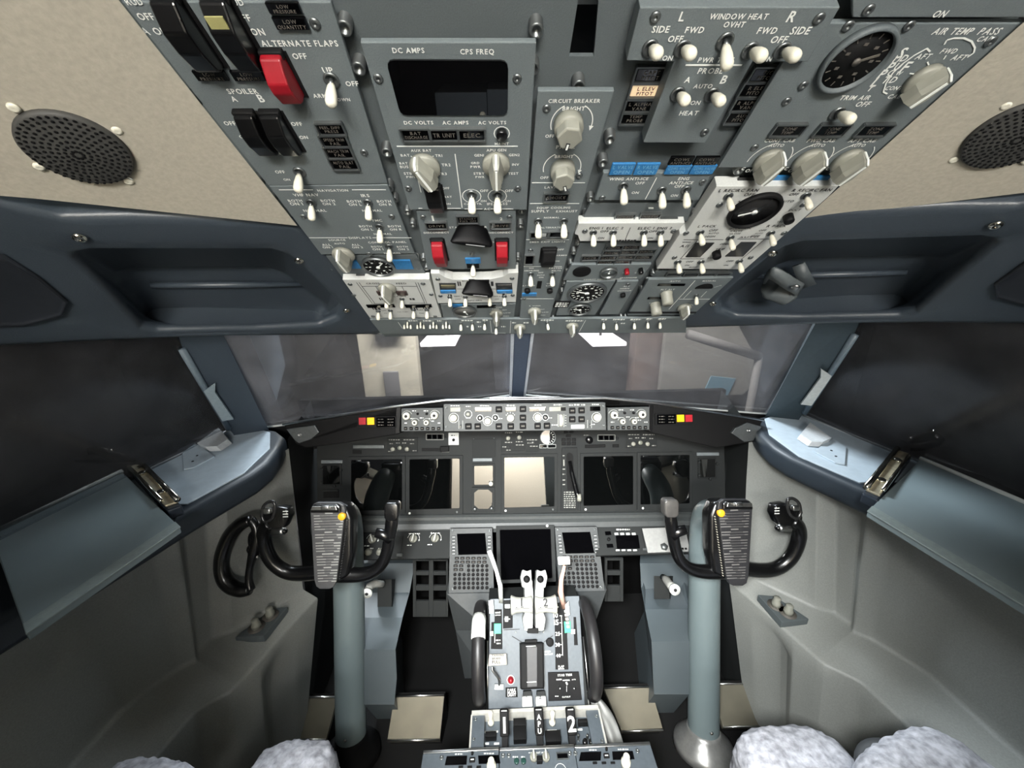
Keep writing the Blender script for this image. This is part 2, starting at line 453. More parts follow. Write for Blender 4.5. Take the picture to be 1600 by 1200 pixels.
# ---------------------------------------------------------------- shell: floor, back wall, ceiling, side walls
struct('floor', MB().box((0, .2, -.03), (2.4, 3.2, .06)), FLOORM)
bw = MB()
bw.box((-.97, -1.45, .95), (.34, .05, 2.1)); bw.box((.73, -1.45, .95), (.78, .05, 2.1)); bw.box((-.23, -1.45, 1.9), (1.14, .05, .2))
struct('wall_back', bw, WALLM)
hall = MB(); hall.box((.15, -2.1, .95), (1.6, .05, 2.1)); struct('wall_passage', hall, mat('passage_beige', (214, 206, 190), .6))
area('passage_light', (.0, -1.56, 1.9), (.0, -2.1, .9), .9, .15, 165, (1, .97, .92))
# overhead plane edge points
def oh_edge(y, s): p = oh_y(y); return V((.333 if s > 0 else -.3065, p.y, p.z))
def ceil_side(s):
    b = MB()
    top = [(y, z) for y, z in ((-.3, .0),)]
    e = [oh_edge(y, s) for y in (A_.y-.004, .46, .38, .28, .14, 0.0, -.14)]
    # outer line, lower and further out; follows the moulding top forward
    A = V((s*OHW, A_.y, A_.z))
    D = hit(0, 318, A_, MN); D = V((s*abs(D.x), D.y, D.z))
    outd = (D-A)
    rows = []
    for p in e:
        q = p + outd*1.9
        mid = p + outd*.95
        rows.append([p + V((0, 0, -.003)), mid+V((0, 0, .002)), q, q+V((s*.15, 0, -.02))])
    b.loft(rows, closed=False, smooth=True)
    b2 = MB()
    return b
for s in (-1, 1):
    struct('ceiling', ceil_side(s), CEIL)
aft = MB(); p = oh_edge(-.14, -1); aft.box((0, -.95, p.z+.02), (2.4, 1.1, .04)); struct('ceiling', aft, CEIL)
# plane of the beige ceiling, for the speakers
def ceil_frame(s):
    A = oh_edge(A_.y-.004, s); D = hit(0, 318, A_, MN); D = V((s*abs(D.x), D.y, D.z)); O2 = V((s*OHW, A_.y, A_.z)); D = A+(D-O2)
    ex = (D-A).normalized()*(1 if s > 0 else -1); g = V((0, -math.cos(OHA), math.sin(OHA)))
    f = Frame(A, ex, g)
    return f
# side walls: stations from front to back, each sill -> ledge -> floor
ST = [  # sill(x,y,z) back-of-ledge(x,y) front-of-ledge(x,y) floor(x,y)
    ((.700, 1.06, .87), (.655, .905), (.615, .900), (.690, .80)),
    ((.725, 1.00, .87), (.700, .850), (.640, .830), (.692, .76)),
    ((.745, .880, .87), (.766, .787), (.660, .770), (.700, .70)),
    ((.750, .850, .87), (.775, .778), (.665, .750), (.702, .68)),
    ((.790, .835, .87), (.815, .760), (.676, .715), (.706, .65)),
    ((.800, .770, .87), (.830, .725), (.688, .680), (.712, .62)),
    ((.785, .740, .87), (.815, .705), (.694, .660), (.716, .60)),
    ((.800, .690, .87), (.845, .685), (.700, .646), (.720, .58)),
    ((.800, .640, .87), (.872, .640), (.730, .622), (.745, .56)),
    ((.845, .560, .87), (.896, .594), (.750, .604), (.762, .54)),
    ((.880, .430, .87), (.905, .470), (.765, .540), (.780, .47)),
    ((.920, .260, .87), (.930, .300), (.800, .330), (.800, .30)),
    ((.980, .000, .87), (.980, .000), (.850, .000), (.850, .00)),
    ((1.00, -.60, .87), (1.00, -.60), (.870, -.60), (.870, -.60)),
    ((1.00, -1.45, .87), (1.00, -1.45), (.87, -1.45), (.87, -1.45))]
def side_wall(s):
    rows = []
    for i, (a, bk, fr, fl) in enumerate(ST):
        sill = V((a[0], a[1], a[2])); b = V((bk[0], bk[1], .49)); f = V((fr[0], fr[1], .46)); g = V((fl[0], fl[1], -.01))
        fm = f*.93 + g*.07
        bb = b*.94+sill*.06
        lw = V((.022 if i in (2, 3) else 0, 0, 0))
        row = [sill, sill*.66+b*.34, sill*.07+b*.93, sill*.02+b*.98, b*.97+f*.03, b*.90+f*.10, f*.93+b*.07, f*.98+b*.02+V((0, 0, -.001)), f + V((.001, 0, -.006)), fm, f*.85+g*.15+lw, f*.15+g*.85+lw, g]
        rows.append([V((s*p.x, p.y, p.z)) for p in row])
    rr = []
    for i, r_ in enumerate(rows):
        if i > 0: rr.append([p*.86+q*.14 for p, q in zip(r_, rows[i-1])])
        rr.append(r_)
        if i+1 < len(rows): rr.append([p*.86+q*.14 for p, q in zip(r_, rows[i+1])])
    rows = rr
    m = MB(); m.loft(rows, closed=False, smooth=True)
    return m
for s, nm in ((-1, 'left'), (1, 'right')):
    o = struct('wall_'+nm, side_wall(s), WALLM)
# outer skin that closes the nose below the windows and outside the walls
for s, nm in ((-1, 'front_left'), (1, 'front_right')):
    m = MB()
    m.loft([[V((s*.70, 1.06, .90)), V((s*.655, .91, .45)), V((s*.69, .82, -.02))], [V((s*.715, 1.26, .95)), V((s*.70, 1.26, .45)), V((s*.70, 1.26, -.02))]], closed=False)
    struct('wall_'+nm, m, MIPD)
nose = MB(); nose.box((0, 1.62, .40), (1.9, .03, .85)); struct('wall_front', nose, DARKW)
# ---------------------------------------------------------------- eyebrow mouldings with stowage recesses
def star_ring(poly, c, angs):
    out = []
    n = len(poly)
    for a in angs:
        d = V((math.cos(a), math.sin(a))); best = None
        for i in range(n):
            p = V(poly[i])-c; q = V(poly[(i+1) % n])-c; e = q-p
            den = d.x*e.y-d.y*e.x
            if abs(den) < 1e-9: continue
            t = (p.x*e.y-p.y*e.x)/den; u = (p.x*d.y-p.y*d.x)/den
            if t > 0 and -1e-6 <= u <= 1+1e-6 and (best is None or t < best): best = t
        out.append(c+d*(best or .01))
    return out
def mframe():
    ex = (C_-B_); ex = V((1, 0, 0)) - MN*MN.x
    return Frame(A_, ex, MN.cross(ex.normalized()))
MF = mframe()
OUT = [(470, 346), (400, 341), (200, 334), (90, 336), (30, 322), (-60, 300), (-300, 300), (-300, 560), (0, 541), (200, 531), (330, 526), (480, 524), (592, 523), (604, 518), (540, 433)]
REC = [(118, 396), (150, 391), (420, 391), (446, 398), (470, 415), (522, 466), (534, 482), (528, 497), (500, 508), (400, 514), (245, 517), (222, 511), (160, 445), (116, 404)]
FLO = [(190, 416), (230, 410), (410, 410), (440, 420), (505, 470), (508, 480), (495, 492), (400, 497), (262, 500), (240, 492), (190, 440)]
def moulding(s):
    def P(poly, h): 
        return [V(MF.px(x, y, h)) for x, y in poly]
    c = V(MF.px(330, 452, 0))
    outl = P(OUT, 0); rec = P(REC, 0); flo = P(FLO, -.05)
    angs = [i*math.pi*2/110-math.pi for i in range(110)] + [math.atan2((p-c).y, (p-c).x) for p in outl+rec]
    angs = sorted(angs)
    ro = star_ring(outl, c, angs); rr = star_ring(rec, c, angs); cf = sum(flo, V((0, 0)))/len(flo); rf = star_ring(flo, cf, angs)
    def W(ring, h, k=1.0, base=None, cc=None):
        res = []
        for i, p in enumerate(ring):
            q = base[i]+(p-base[i])*k if base else (cc or c)+(p-(cc or c))*k
            w = MF.at(q.x, q.y, h); res.append(V((s*-w.x, w.y, w.z)) if s > 0 else w)
        return res
    m = MB()
    rings = [W(ro, -.06), W(ro, -.012), W(ro, -.004, .993), W(ro, 0, .978), W(ro, .002, .90),
             W(ro, .0, .35, rr), W(rr, .001, 1.06), W(rr, -.002, 1.01), W(rr, -.010, .985), W(rf, -.04, 1.05, None, cf), W(rf, -.052, .98, None, cf), W(rf, -.055, .9, None, cf), W(rf, -.056, .5, None, cf), W(rf, -.056, .04, None, cf)]
    m.loft(rings, cap1=True)
    if s > 0: pass
    return m
for i, s in enumerate((-1, 1)):
    o = struct('trim_%d' % (i+1), moulding(s), NAVY)
    # shelf ridge across the back of the recess
    a = MF.at(*MF.px(235, 446, -.05), -.050); b = MF.at(*MF.px(478, 444, -.05), -.050)
    if s > 0: a = mirx(a); b = mirx(b)
    MB().tube([a, a*.5+b*.5, b], [.004, .0055, .004], 10).build('ridge', NAVY, o)
    # second pocket near the outer end, a shallow slab coloured dark for the hollow's shade
    def sc(px, py, nm='screw'):
        p = MF.at(*MF.px(px, py, .002), .002); n = MF.n
        if s > 0: p = mirx(p); n = mirx(n)
        T = M.Translation(p) @ n.to_track_quat('Z', 'Y').to_matrix().to_4x4()
        part(nm, 'mscrew', lambda q: q.lathe([(.0062, 0), (.0062, .0012), (.0045, .0030), (.002, .0034), (.0018, .002)], 14), CHROME, o, T)
    for q in ((124, 371), (467, 407), (541, 485)): sc(*q)
    pk = [(-40, 395), (8, 404), (60, 436), (104, 472), (96, 492), (40, 508), (-40, 512)]
    pts = [V(MF.px(x, y, .004)) for x, y in pk]; cc = sum(pts, V((0, 0)))/len(pts)
    rg = []
    for k, h in ((1.04, .001), (1.0, .006), (.95, .004), (.88, .0025), (.3, .0024)):
        rr_ = [MF.at(*(cc+(p-cc)*k), h) for p in pts]; rg.append([mirx(p) if s > 0 else p for p in rr_])
    MB().loft(rg, cap1=True).build('pocket', BLACKM if 0 else mat('pocket_shade_%d' % i, (30, 34, 40), .5), o)
# ---------------------------------------------------------------- windows, posts, sills
def glass(name, rgb=(.5, .52, .55), refl=.16, dirt=.05, rough=.03):
    m = bpy.data.materials.new(name); m.use_nodes = True; nt = m.node_tree; nt.nodes.clear()
    out = nt.nodes.new('ShaderNodeOutputMaterial'); tr = nt.nodes.new('ShaderNodeBsdfTransparent'); tr.inputs[0].default_value = (*rgb, 1)
    gl = nt.nodes.new('ShaderNodeBsdfGlossy'); gl.inputs['Roughness'].default_value = rough; gl.inputs[0].default_value = (.9, .9, .95, 1)
    df = nt.nodes.new('ShaderNodeBsdfDiffuse'); df.inputs[0].default_value = (.5, .5, .52, 1)
    fr = nt.nodes.new('ShaderNodeFresnel'); fr.inputs[0].default_value = 1.5
    m1 = nt.nodes.new('ShaderNodeMixShader'); m2 = nt.nodes.new('ShaderNodeMixShader')
    tc = nt.nodes.new('ShaderNodeTexCoord'); nz = nt.nodes.new('ShaderNodeTexNoise'); nz.inputs['Scale'].default_value = 5; nz.inputs['Detail'].default_value = 8; nz.inputs['Roughness'].default_value = .7
    nt.links.new(tc.outputs['Object'], nz.inputs['Vector'])
    mr = nt.nodes.new('ShaderNodeMapRange'); mr.inputs[1].default_value = .35; mr.inputs[2].default_value = .8; mr.inputs[3].default_value = dirt*.4; mr.inputs[4].default_value = dirt*2
    nt.links.new(nz.outputs['Fac'], mr.inputs[0]); nt.links.new(mr.outputs[0], m1.inputs[0])
    nt.links.new(tr.outputs[0], m1.inputs[1]); nt.links.new(df.outputs[0], m1.inputs[2])
    mul = nt.nodes.new('ShaderNodeMath'); mul.operation = 'MULTIPLY'; mul.inputs[1].default_value = refl/.04*1.0
    mn = nt.nodes.new('ShaderNodeMath'); mn.operation = 'MINIMUM'; mn.inputs[1].default_value = .5
    nt.links.new(fr.outputs[0], mul.inputs[0]); nt.links.new(mul.outputs[0], mn.inputs[0]); nt.links.new(mn.outputs[0], m2.inputs[0])
    nt.links.new(m1.outputs[0], m2.inputs[1]); nt.links.new(gl.outputs[0], m2.inputs[2]); nt.links.new(m2.outputs[0], out.inputs[0])
    return m
GLASS = glass('window_glass', (.65, .65, .65), .005, .17, .06); GLASSD = glass('side_glass', (.3, .3, .3), .006, .08, .16)
def quad_slab(b, q, t):
    n = (q[1]-q[0]).cross(q[2]-q[0]).normalized()*t
    vs = [p-n*.5 for p in q]+[p+n*.5 for p in q]
    b.add(vs, [(0, 1, 2, 3), (7, 6, 5, 4), (0, 4, 5, 1), (1, 5, 6, 2), (2, 6, 7, 3), (3, 7, 4, 0)])
wn = 1
WB = (.82, 1.165, .895); WT = (.690, .865, 1.285); WCB = (.018, 1.47, .875); WCT = (.018, .99, 1.27)
for s in (-1, 1):
    b = MB(); quad_slab(b, [V((s*WCB[0], *WCB[1:])), V((s*WB[0], *WB[1:])), V((s*WT[0], *WT[1:])), V((s*WCT[0], *WCT[1:]))], .008)
    o = struct('window_%d' % wn, b, GLASS); wn += 1
    e = MB(); e.tube([V((s*(WCB[0]+.008), WCB[1]-.012, WCB[2]+.004)), V((s*WB[0], WB[1]-.012, WB[2]+.004))], .0032, 8); e.build('lower_bead', WHITE, o)
    e = MB(); e.loft([[V((s*x, y-.004, z)) for z in (zz+.002, zz-.10)] for x, y, zz in ((0, WCB[1], WCB[2]), (WB[0]+.03, WB[1]-.01, WB[2]))], closed=False); e.build('lower_flashing', BLACKM, o)
    b = MB(); quad_slab(b, [V((s*.915, 1.12, .905)), V((s*1.09, .05, .905)), V((s*.80, .05, 1.40)), V((s*.745, .835, 1.285))], .008)
    struct('window_%d' % wn, b, GLASSD); wn += 1
tn = 3
for s in (-1, 1):
    # window post between windshield and side window
    b = MB()
    bot = [V((.80, 1.15, .86)), V((.885, 1.115, .86)), V((.93, 1.16, .86)), V((.845, 1.20, .86))]
    top = [V((.685, .875, 1.27)), V((.755, .835, 1.27)), V((.80, .89, 1.28)), V((.73, .93, 1.28))]
    mid = [a*.45+c*.55 for a, c in zip(bot, top)]
    b.loft([[V((s*p.x, p.y, p.z)) for p in r] for r in (bot, mid, top)], cap0=True, cap1=True, smooth=False)
    o = struct('trim_%d' % tn, b, POSTM if s < 0 else mat('post_navy', (50, 62, 68), .45)); tn += 1
    ed = MB(); ed.tube([V((s*(p.x), p.y-.004, p.z)) for p in (bot[1]*.8+top[1]*.2, mid[1], bot[1]*.12+top[1]*.88)], .008, 8); ed.build('edge_bead', mat('bead_blue_%d' % tn, (104, 118, 128), .4), o)
    # light bracket on the post
    lb = MB(); k = [bot[0]*.62+bot[1]*.38, bot[1]]
    def pp(t, u): return (bot[0]*(1-u)+bot[1]*u)*(1-t) + (top[0]*(1-u)+top[1]*u)*t + V((0, -.006, -.002))
    pl = [pp(.30, .70), pp(.30, 1.0), pp(.58, 1.02), pp(.63, .66), pp(.56, .78)]
    vs = [V((s*p.x, p.y, p.z)) for p in pl]; nn = V((-s*.3, -.9, -.2)).normalized()*.006
    n = len(vs); lb.add(vs+[p+nn for p in vs], [tuple(range(n)), tuple(range(n, 2*n))[::-1]]+[(i, (i+1) % n, n+(i+1) % n, n+i) for i in range(n)])
    lb.build('post_bracket', mat('bracket_pale_%d' % tn, (150, 165, 172) if s < 0 else (205, 208, 204), .5), o)
cp = MB()
q0 = V((0, 1.46, .86)); q1 = V((0, 1.02, 1.24))
for wd, off in ((.046, 0),):
    d = (q1-q0).normalized(); nn = V((0, -d.z, d.y))
    if nn.y > 0: nn = -nn
    sec = [(-.026, .0), (.026, 0), (.026, .02), (.020, .026), (-.020, .026), (-.026, .02)]
    cp.loft([[q+V((x, 0, 0))+nn*h for x, h in sec] for q in (q0, q1)], cap0=True, cap1=True, smooth=False)
cpo = struct('trim_%d' % tn, cp, mat('centre_post_blue', (84, 96, 116), .5)); tn += 1
for s in (-1, 1):
    b = MB(); b.loft([[q+V((s*.0265+x, 0, 0))+nn*h for x, h in ((-.004, .012), (.004, .012), (.004, .028), (-.004, .028))] for q in (q0, q1)], cap0=True, cap1=True, smooth=False)
    b.build('bright_edge', mat('post_edge_%d' % (s+1), (215, 222, 232), .35), cpo)
# window sills (thick padded rim with pale tray)
SILL_IN = [(.768, 1.125), (.715, 1.075), (.690, 1.00), (.675, .92), (.680, .86), (.735, .715), (.80, .50), (.90, .20), (.95, -.4)]
SILL_OUT = [(1.13, -.4), (1.06, .20), (1.03, .55), (1.005, .70), (.915, 1.14), (.88, 1.16)]
for s in (-1, 1):
    b = MB(); poly = [V((s*x, y)) for x, y in SILL_IN+SILL_OUT]
    c = sum(poly, V((0, 0)))/len(poly)
    def ins(d):
        out = []; n = len(poly); area2 = sum(poly[i].x*poly[(i+1) % n].y-poly[(i+1) % n].x*poly[i].y for i in range(n)); sg = 1 if area2 > 0 else -1
        for i in range(n):
            e1 = (poly[i]-poly[i-1]).normalized(); e2 = (poly[(i+1) % n]-poly[i]).normalized()
            n1 = V((-e1.y, e1.x))*sg; n2 = V((-e2.y, e2.x))*sg; nb = (n1+n2)
            nb = nb.normalized()/max(.5, (nb.normalized()).dot(n1)); out.append(poly[i]+nb*d)
        return out
    rings = []
    for d, z in ((.014, .842), (.004, .846), (0, .856), (0, .888), (.003, .897), (.010, .902), (.018, .903)):
        rings.append([V((p.x, p.y, z)) for p in ins(d)])
    b.loft(rings, cap0=True, cap1=True)
    o = struct('trim_%d' % tn, b, NAVY if 0 else mat('sill_blue_%d' % tn, (46, 54, 62), .45, bump=.1, scale=600)); tn += 1
    # pale tray plate let into the sill
    tp = [(.748, .735), (.702, .86), (.712, .99), (.772, 1.10), (.86, 1.145), (.905, 1.13), (.985, .735)]
    MB().prism([(s*x, y) for x, y in tp], .9025, .9065, .0012).build('tray_plate', TRAY, o)
    MB().tube([V((s*x, y, .907)) for x, y in ((.985, .745), (.905, 1.125))], .004, 8).build('bright_rim', mat('rim_white_%d' % tn, (232, 236, 238), .3), o)
# header closing the gap above the windows
for s in (-1, 1):
    b = MB(); b.loft([[V((s*.0, 1.10, 1.25)), V((s*.0, 1.0, 1.26)), V((s*.0, .95, 1.5))], [V((s*.33, 1.02, 1.25)), V((s*.33, .93, 1.27)), V((s*.33, .80, 1.55))], [V((s*.70, .93, 1.285)), V((s*.72, .85, 1.31)), V((s*.68, .72, 1.55))], [V((s*.88, .2, 1.38)), V((s*.86, .2, 1.42)), V((s*.80, .1, 1.58))]], closed=False)
    struct('trim_%d' % tn, b, DARKW); tn += 1
# ---------------------------------------------------------------- speakers on the ceiling
def speaker(s, label):
    cf = ceil_frame(s)
    px, py = (113, 229)
    cl = ceil_frame(-1); P = cl.at(*cl.px(px, py, .0), .0)
    e1 = cl.at(*cl.px(18, 195)); e2 = cl.at(*cl.px(208, 262)); r = (e2-e1).length/2; P = (e1+e2)/2
    n = cl.n
    if s > 0: P = mirx(P); n = cf.n if cf.n.z < 0 else -cf.n; P = P - n*(P-cf.O).dot(n)
    root = empty('ceiling_speaker', mw=M.Translation(P) @ n.to_track_quat('Z', 'X').to_matrix().to_4x4())
    tag(root, label, 'speaker', 'round ceiling speakers')
    b = MB(); b.lathe([(r, -.002), (r, .003), (r*.96, .0045), (r*.9, .005), (.0005, .008)], 48); b.build('grille', GREYR, root)
    h = MB()
    for k, rr in enumerate((.1, .22, .34, .46, .58, .70, .82, .92)):
        cnt = int(6+rr*38)
        for i in range(cnt):
            a = 2*math.pi*(i+.3*k)/cnt; z = .005+(1-rr)*.003+.0002
            h.lathe([(.0014, z), (.0012, z+.0002)], 6, M.Translation(V((r*rr*math.cos(a), r*rr*math.sin(a), 0))))
    h.build('perforations', BLACKM, root)
    for a in (35, 125, 215, 305):
        part('screw', 'spscrew', lambda q: q.lathe([(.0038, 0), (.0036, .0015), (.002, .0024), (.0009, .002)], 14), CEIL if 0 else IVORY, root, M.Translation(V((r*1.13*math.cos(R(a)), r*1.13*math.sin(R(a)), .0))))
speaker(-1, 'round dark perforated speaker grille on the beige ceiling left of the overhead panel')
speaker(1, 'round dark perforated speaker grille on the beige ceiling right of the overhead panel')
# ---------------------------------------------------------------- overhead panel
back = Panel(OH, 'overhead_panel_frame', 'dark grey backing frame with round fasteners that carries the overhead panels above the windshield', 'panel frame',
             [(185, 0), (1622, 0), (1078, 521), (600, 523)], None, h=-.012)
def ohuv(x, y, h=-.012): u, v = OH.px(x, y, h); return (u-back.cu, v-back.cv)
v_lo = ohuv(837, 521)[1]; 
fb = MB()
slot = [ohuv(x, y) for x, y in ((913, -60), (940, -60), (928, 88), (889, 88))]
xL, xR = -.318-back.cu, .343-back.cu; vT = v_lo+.80
fb.prism([(xL, v_lo), (xR, v_lo), (xR, slot[2][1]), (xL, slot[2][1])], -.004, 0)
fb.prism([(xL, slot[2][1]), (slot[3][0], slot[2][1]), (slot[0][0], slot[0][1]), (slot[0][0], vT), (xL, vT)], -.004, 0)
fb.prism([(slot[2][0], slot[2][1]), (xR, slot[2][1]), (xR, vT), (slot[1][0], vT), (slot[1][0], slot[1][1])], -.004, 0)
fb.build('backing_plate', PANELD, back.root)
sb = MB(); sb.box(((slot[2][0]+slot[3][0])/2, slot[2][1]+.1, -.05), (.12, .3, .01)); sb.build('slot_recess', DARKW, back.root)
mb = MB(); mb.box(((slot[2][0]+slot[3][0])/2, slot[2][1]+.022, -.03), (.05, .004, .01)); mb.build('slot_bar', DMETAL, back.root)
for q in ((306, 146), (407, 273), (428, 302), (500, 398), (515, 412), (540, 28), (562, 92), (558, 146), (605, 225), (608, 282), (617, 302), (637, 322), (645, 342), (651, 396), (662, 396),
          (655, 411), (667, 411), (837, 32), (832, 92), (821, 231), (815, 320), (813, 343), (809, 395), (808, 410), (903, 120), (952, 205), (941, 242), (922, 301), (915, 327), (903, 371), (896, 386),
          (891, 405), (886, 420), (882, 437), (878, 449), (1168, 207), (1144, 242), (1152, 254), (1130, 281), (1104, 303), (1083, 326), (1056, 371), (1048, 385), (1030, 402), (1027, 415), (1020, 420),
          (1011, 433), (1002, 446), (1014, 443), (1072, 362), (1294, 62), (545, 424), (864, 492), (685, 492), (801, 494), (970, 490), (977, 490)):
    if q[0] in (1072,): continue
    back.fastener(q[0], q[1]+2, .82 if q[1] > 300 else .95)
back.done()
OW = dict(group=None)
# ---- flight control panel (upper left)
P = Panel(OH, 'flight_control_panel', 'grey overhead panel lettered ALTERNATE FLAPS and SPOILER, one red guard', 'control panel',
          [(188, 3), (517, 3), (606, 287), (419, 290)], PANEL, h=0)
# full extent: left edge follows the overhead edge
P.T('RUD', 355, 380, 3); P.T('OFF', 367, 391, 27); P.T('B ON', 378, 413, 49); P.T('ALTERNATE FLAPS', 408, 528, 67); P.T('OFF', 457, 479, 87); P.T('UP', 504, 520, 109)
P.T('OFF', 540, 560, 130); P.T('ARM', 489, 510, 149); P.T('DOWN', 521, 547, 155); P.T('SPOILER', 355, 403, 142); P.T('A', 361, 370, 154); P.T('B', 403, 412, 153)
P.T('OFF', 350, 368, 192); P.T('OFF', 455, 472, 193); P.T('ON', 468, 481, 214); P.T('OFF', 430, 445, 268); P.T('ON', 443, 453, 280); P.T('ON', 374, 386, 213); P.T('FEEDER', 428, 472, 237)
P.T('OFF', 215, 240, 25); P.T('A ON', 222, 262, 48); P.T('RUD', 196, 222, 2)
g = P.guard(262, -4, 40, .042, .018, BLACK); g = P.guard(338, -4, 40, .042, .018, BLACK)
l = MB(); l.box((0, -.006, .0162), (.012, .010, .0012)); l.build('guard_label', mat('label_olive', (150, 146, 96), .6), g)
for gx in (330, 388): P.lamp(gx, 116, 50, 16, 'LOW|PRESSURE')
P.lamp(444, 10, 52, 18, 'LOW|PRESSURE'); P.lamp(455, 34, 52, 20, 'LOW|QUANTITY'); P.lamp(434, -14, 52, 18)
for (x, y), t in zip(((517, 199), (523, 218), (530, 236), (538, 254)), ('FEEL DIFF|PRESS', 'SPEED TRIM|FAIL', 'MACH TRIM|FAIL', 'AUTO SLAT|FAIL')): P.bezel_lamp(x, y, 37, 14, t)
P.guard(427, 83, 33, .032, .019, RED)
P.guard(384, 176, 30, .038, .016, BLACK); P.guard(424, 176, 30, .038, .016, BLACK)
P.toggle(518, 124, 1.0, 10); P.toggle(468, 268, 1.0, 5)
for q in ((492, 36), (569, 238), (330, 228)): P.screw(*q)
P.done()
# ---- navigation / displays
P = Panel(OH, 'navigation_panel', 'grey overhead panel lettered NAVIGATION and DISPLAYS with four white toggles', 'control panel',
          [(420, 291), (606, 289), (648, 396), (502, 398)], PANEL)
P.T('NAVIGATION', 496, 544, 297); P.line(436, 296, 489, 296); P.line(550, 296, 603, 296)
P.T('VHF NAV', 458, 498, 304); P.T('IRS', 564, 577, 305)
for x, a in ((461, '1'), (512, '2')): P.T('BOTH', x-11, x+11, 313); P.T('ON '+a, x-8, x+12, 318)
for x, a in ((553, 'L'), (600, 'R')): P.T('BOTH', x-11, x+11, 314); P.T('ON '+a, x-8, x+12, 319)
P.T('NORMAL', 474, 510, 328.5); P.T('NORMAL', 566, 597, 328.5); P.T('FMC', 582, 597, 344)
for x, a in ((571, 'L'), (616, 'R')): P.T('BOTH', x-10, x+10, 353); P.T('ON '+a, x-7, x+12, 358)
P.T('NORMAL', 584, 612, 365); P.line(483, 371, 543, 371); P.line(582, 371, 643, 371); P.T('DISPLAYS', 545, 580, 371)
P.T('SOURCE', 513, 540, 374.5); P.T('AUTO', 522, 539, 380); P.T('ALL', 503, 517, 382); P.T('ON 1', 504, 520, 386); P.T('ALL', 549, 562, 382); P.T('ON 2', 550, 567, 386)
P.T('CONTROL PANEL', 575, 635, 378); P.T('BOTH', 580, 597, 385); P.T('ON 1', 582, 599, 389); P.T('BOTH', 620, 637, 385); P.T('ON 2', 622, 639, 389); P.T('NORMAL', 600, 626, 395)
for x, y in ((486, 316), (575, 316), (593, 354), (608, 385)): P.toggle(x, y, .88, 18)
P.knob(537, 396, .0150, 4, .022)
for q in ((474, 338), (612, 338), (577, 396)): P.screw(*q)
P.done()
# ---- fuel temperature strip
P = Panel(OH, 'fuel_gauge_panel', 'grey overhead strip with a small round dial and blue lights above the white fuel panel', 'control panel',
          [(509, 400), (650, 398), (668, 433), (535, 434)], PANELD, h=-.004)
P.gauge(591, 415, 23, -40, 12); P.lamp(630, 412, 28, 14, '', BLUE); P.lamp(553, 412, 16, 12, '', BLUE); P.lamp(600, 432, 24, 5, '', BLUE)
P.bezel_lamp(560, 431, 22, 4); P.bezel_lamp(641, 431, 22, 4); P.done()
# ---- white fuel panel
P = Panel(OH, 'fuel_pump_panel', 'white overhead panel with black lines, a crossfeed knob and six white pump toggles', 'control panel',
          [(535, 437), (671, 436), (690, 496), (578, 497)], WHITEP, h=.006, ink=INK, thick=.012)
P.T('CROSS', 572, 593, 442.5); P.T('FEED', 619, 635, 442.5)
for a in ((557, 441, 582, 474), (561, 441, 586, 474), (649, 441, 664, 474), (653, 441, 667, 474), (566, 447, 596, 447), (618, 447, 651, 447), (587, 447, 592, 455), (590, 447, 595, 455), (628, 447, 632, 455), (583, 474, 612, 474), (640, 473, 664, 473)): P.line(*a, wd=.0008)
P.lamp(596, 457, 13, 6, '', mat('lens_brown', (60, 48, 46), .3)); P.lamp(628, 457, 17, 6, '', MATS['lens_brown'])
P.lamp(595, 477, 44, 4, ''); P.lamp(654, 477, 42, 4, '')
P.knob(605, 449, .0140, 8, .024)
P.T('FUEL', 600, 618, 462.5); P.T('PUMPS', 620, 634, 462.5); P.scrib(593, 603, 467); P.scrib(640, 648, 467); P.scrib(582, 595, 482); P.T('OFF', 596, 604, 485); P.T('FUEL PUMPS', 621, 638, 487); P.scrib(641, 652, 482); P.T('OFF', 652, 661, 484); P.scrib(661, 672, 481); P.T('ON', 600, 605, 489); P.T('ON', 655, 662, 489)
for x, y in ((604, 467), (628, 467), (591, 486), (610, 485), (646, 484), (667, 484)): P.toggle(x, y, .72, 10)
for q in ((547, 444), (661, 443), (583, 494), (680, 494), (553, 461), (674, 460)): P.screw(*q)
P.done()
# ---- electrical metering
P = Panel(OH, 'electrical_meter_panel', 'grey overhead panel with wide dark meter window under the words DC AMPS', 'control panel',
          [(563, 66), (838, 66), (823, 328), (640, 328)], PANEL, h=.006, rect=False)
P.window([(603, 92), (794, 93), (793, 178), (626, 178)], r=.006, name='meter_window', depth=.0015, m=mat('meter_glass', (6, 6, 7), .02, spec=.7))
P.T('DC AMPS', 613, 663, 78); P.T('CPS FREQ', 719, 772, 80); P.T('DC VOLTS', 631, 677, 191); P.T('AC AMPS', 691, 732, 191); P.T('AC VOLTS', 747, 791, 191)
P.bezel_lamp(650, 208, 41, 15, 'BAT|DISCHARGE'); P.bezel_lamp(694, 208, 40, 14, 'TR UNIT'); P.bezel_lamp(737, 208, 38, 14, 'ELEC')
u = P.sx(784, 209, 24)/2; P.button(784, 208, 9, BLACK, .005, ring=u); P.T('MAINT', 773, 795, 224)
P.line(620, 228, 809, 228, .0011); P.T('AUX BAT', 642, 674, 234.5)
P.T('BAT', 626, 640, 242); P.T('TR1', 680, 691, 242.5); P.T('BAT', 624, 637, 254.5); P.T('BUS', 625, 638, 260); P.T('TR2', 690, 704, 257); P.T('STBY', 631, 649, 270.5); P.T('PWR', 635, 650, 276); P.T('TR3', 685, 698, 271)
P.knob(664, 259, .0155, 22, .020)
for a, b_ in ((642, 243), (660, 239), (677, 243)): P.line(a, b_, a+(663-a)*.25, b_+5, .0009)
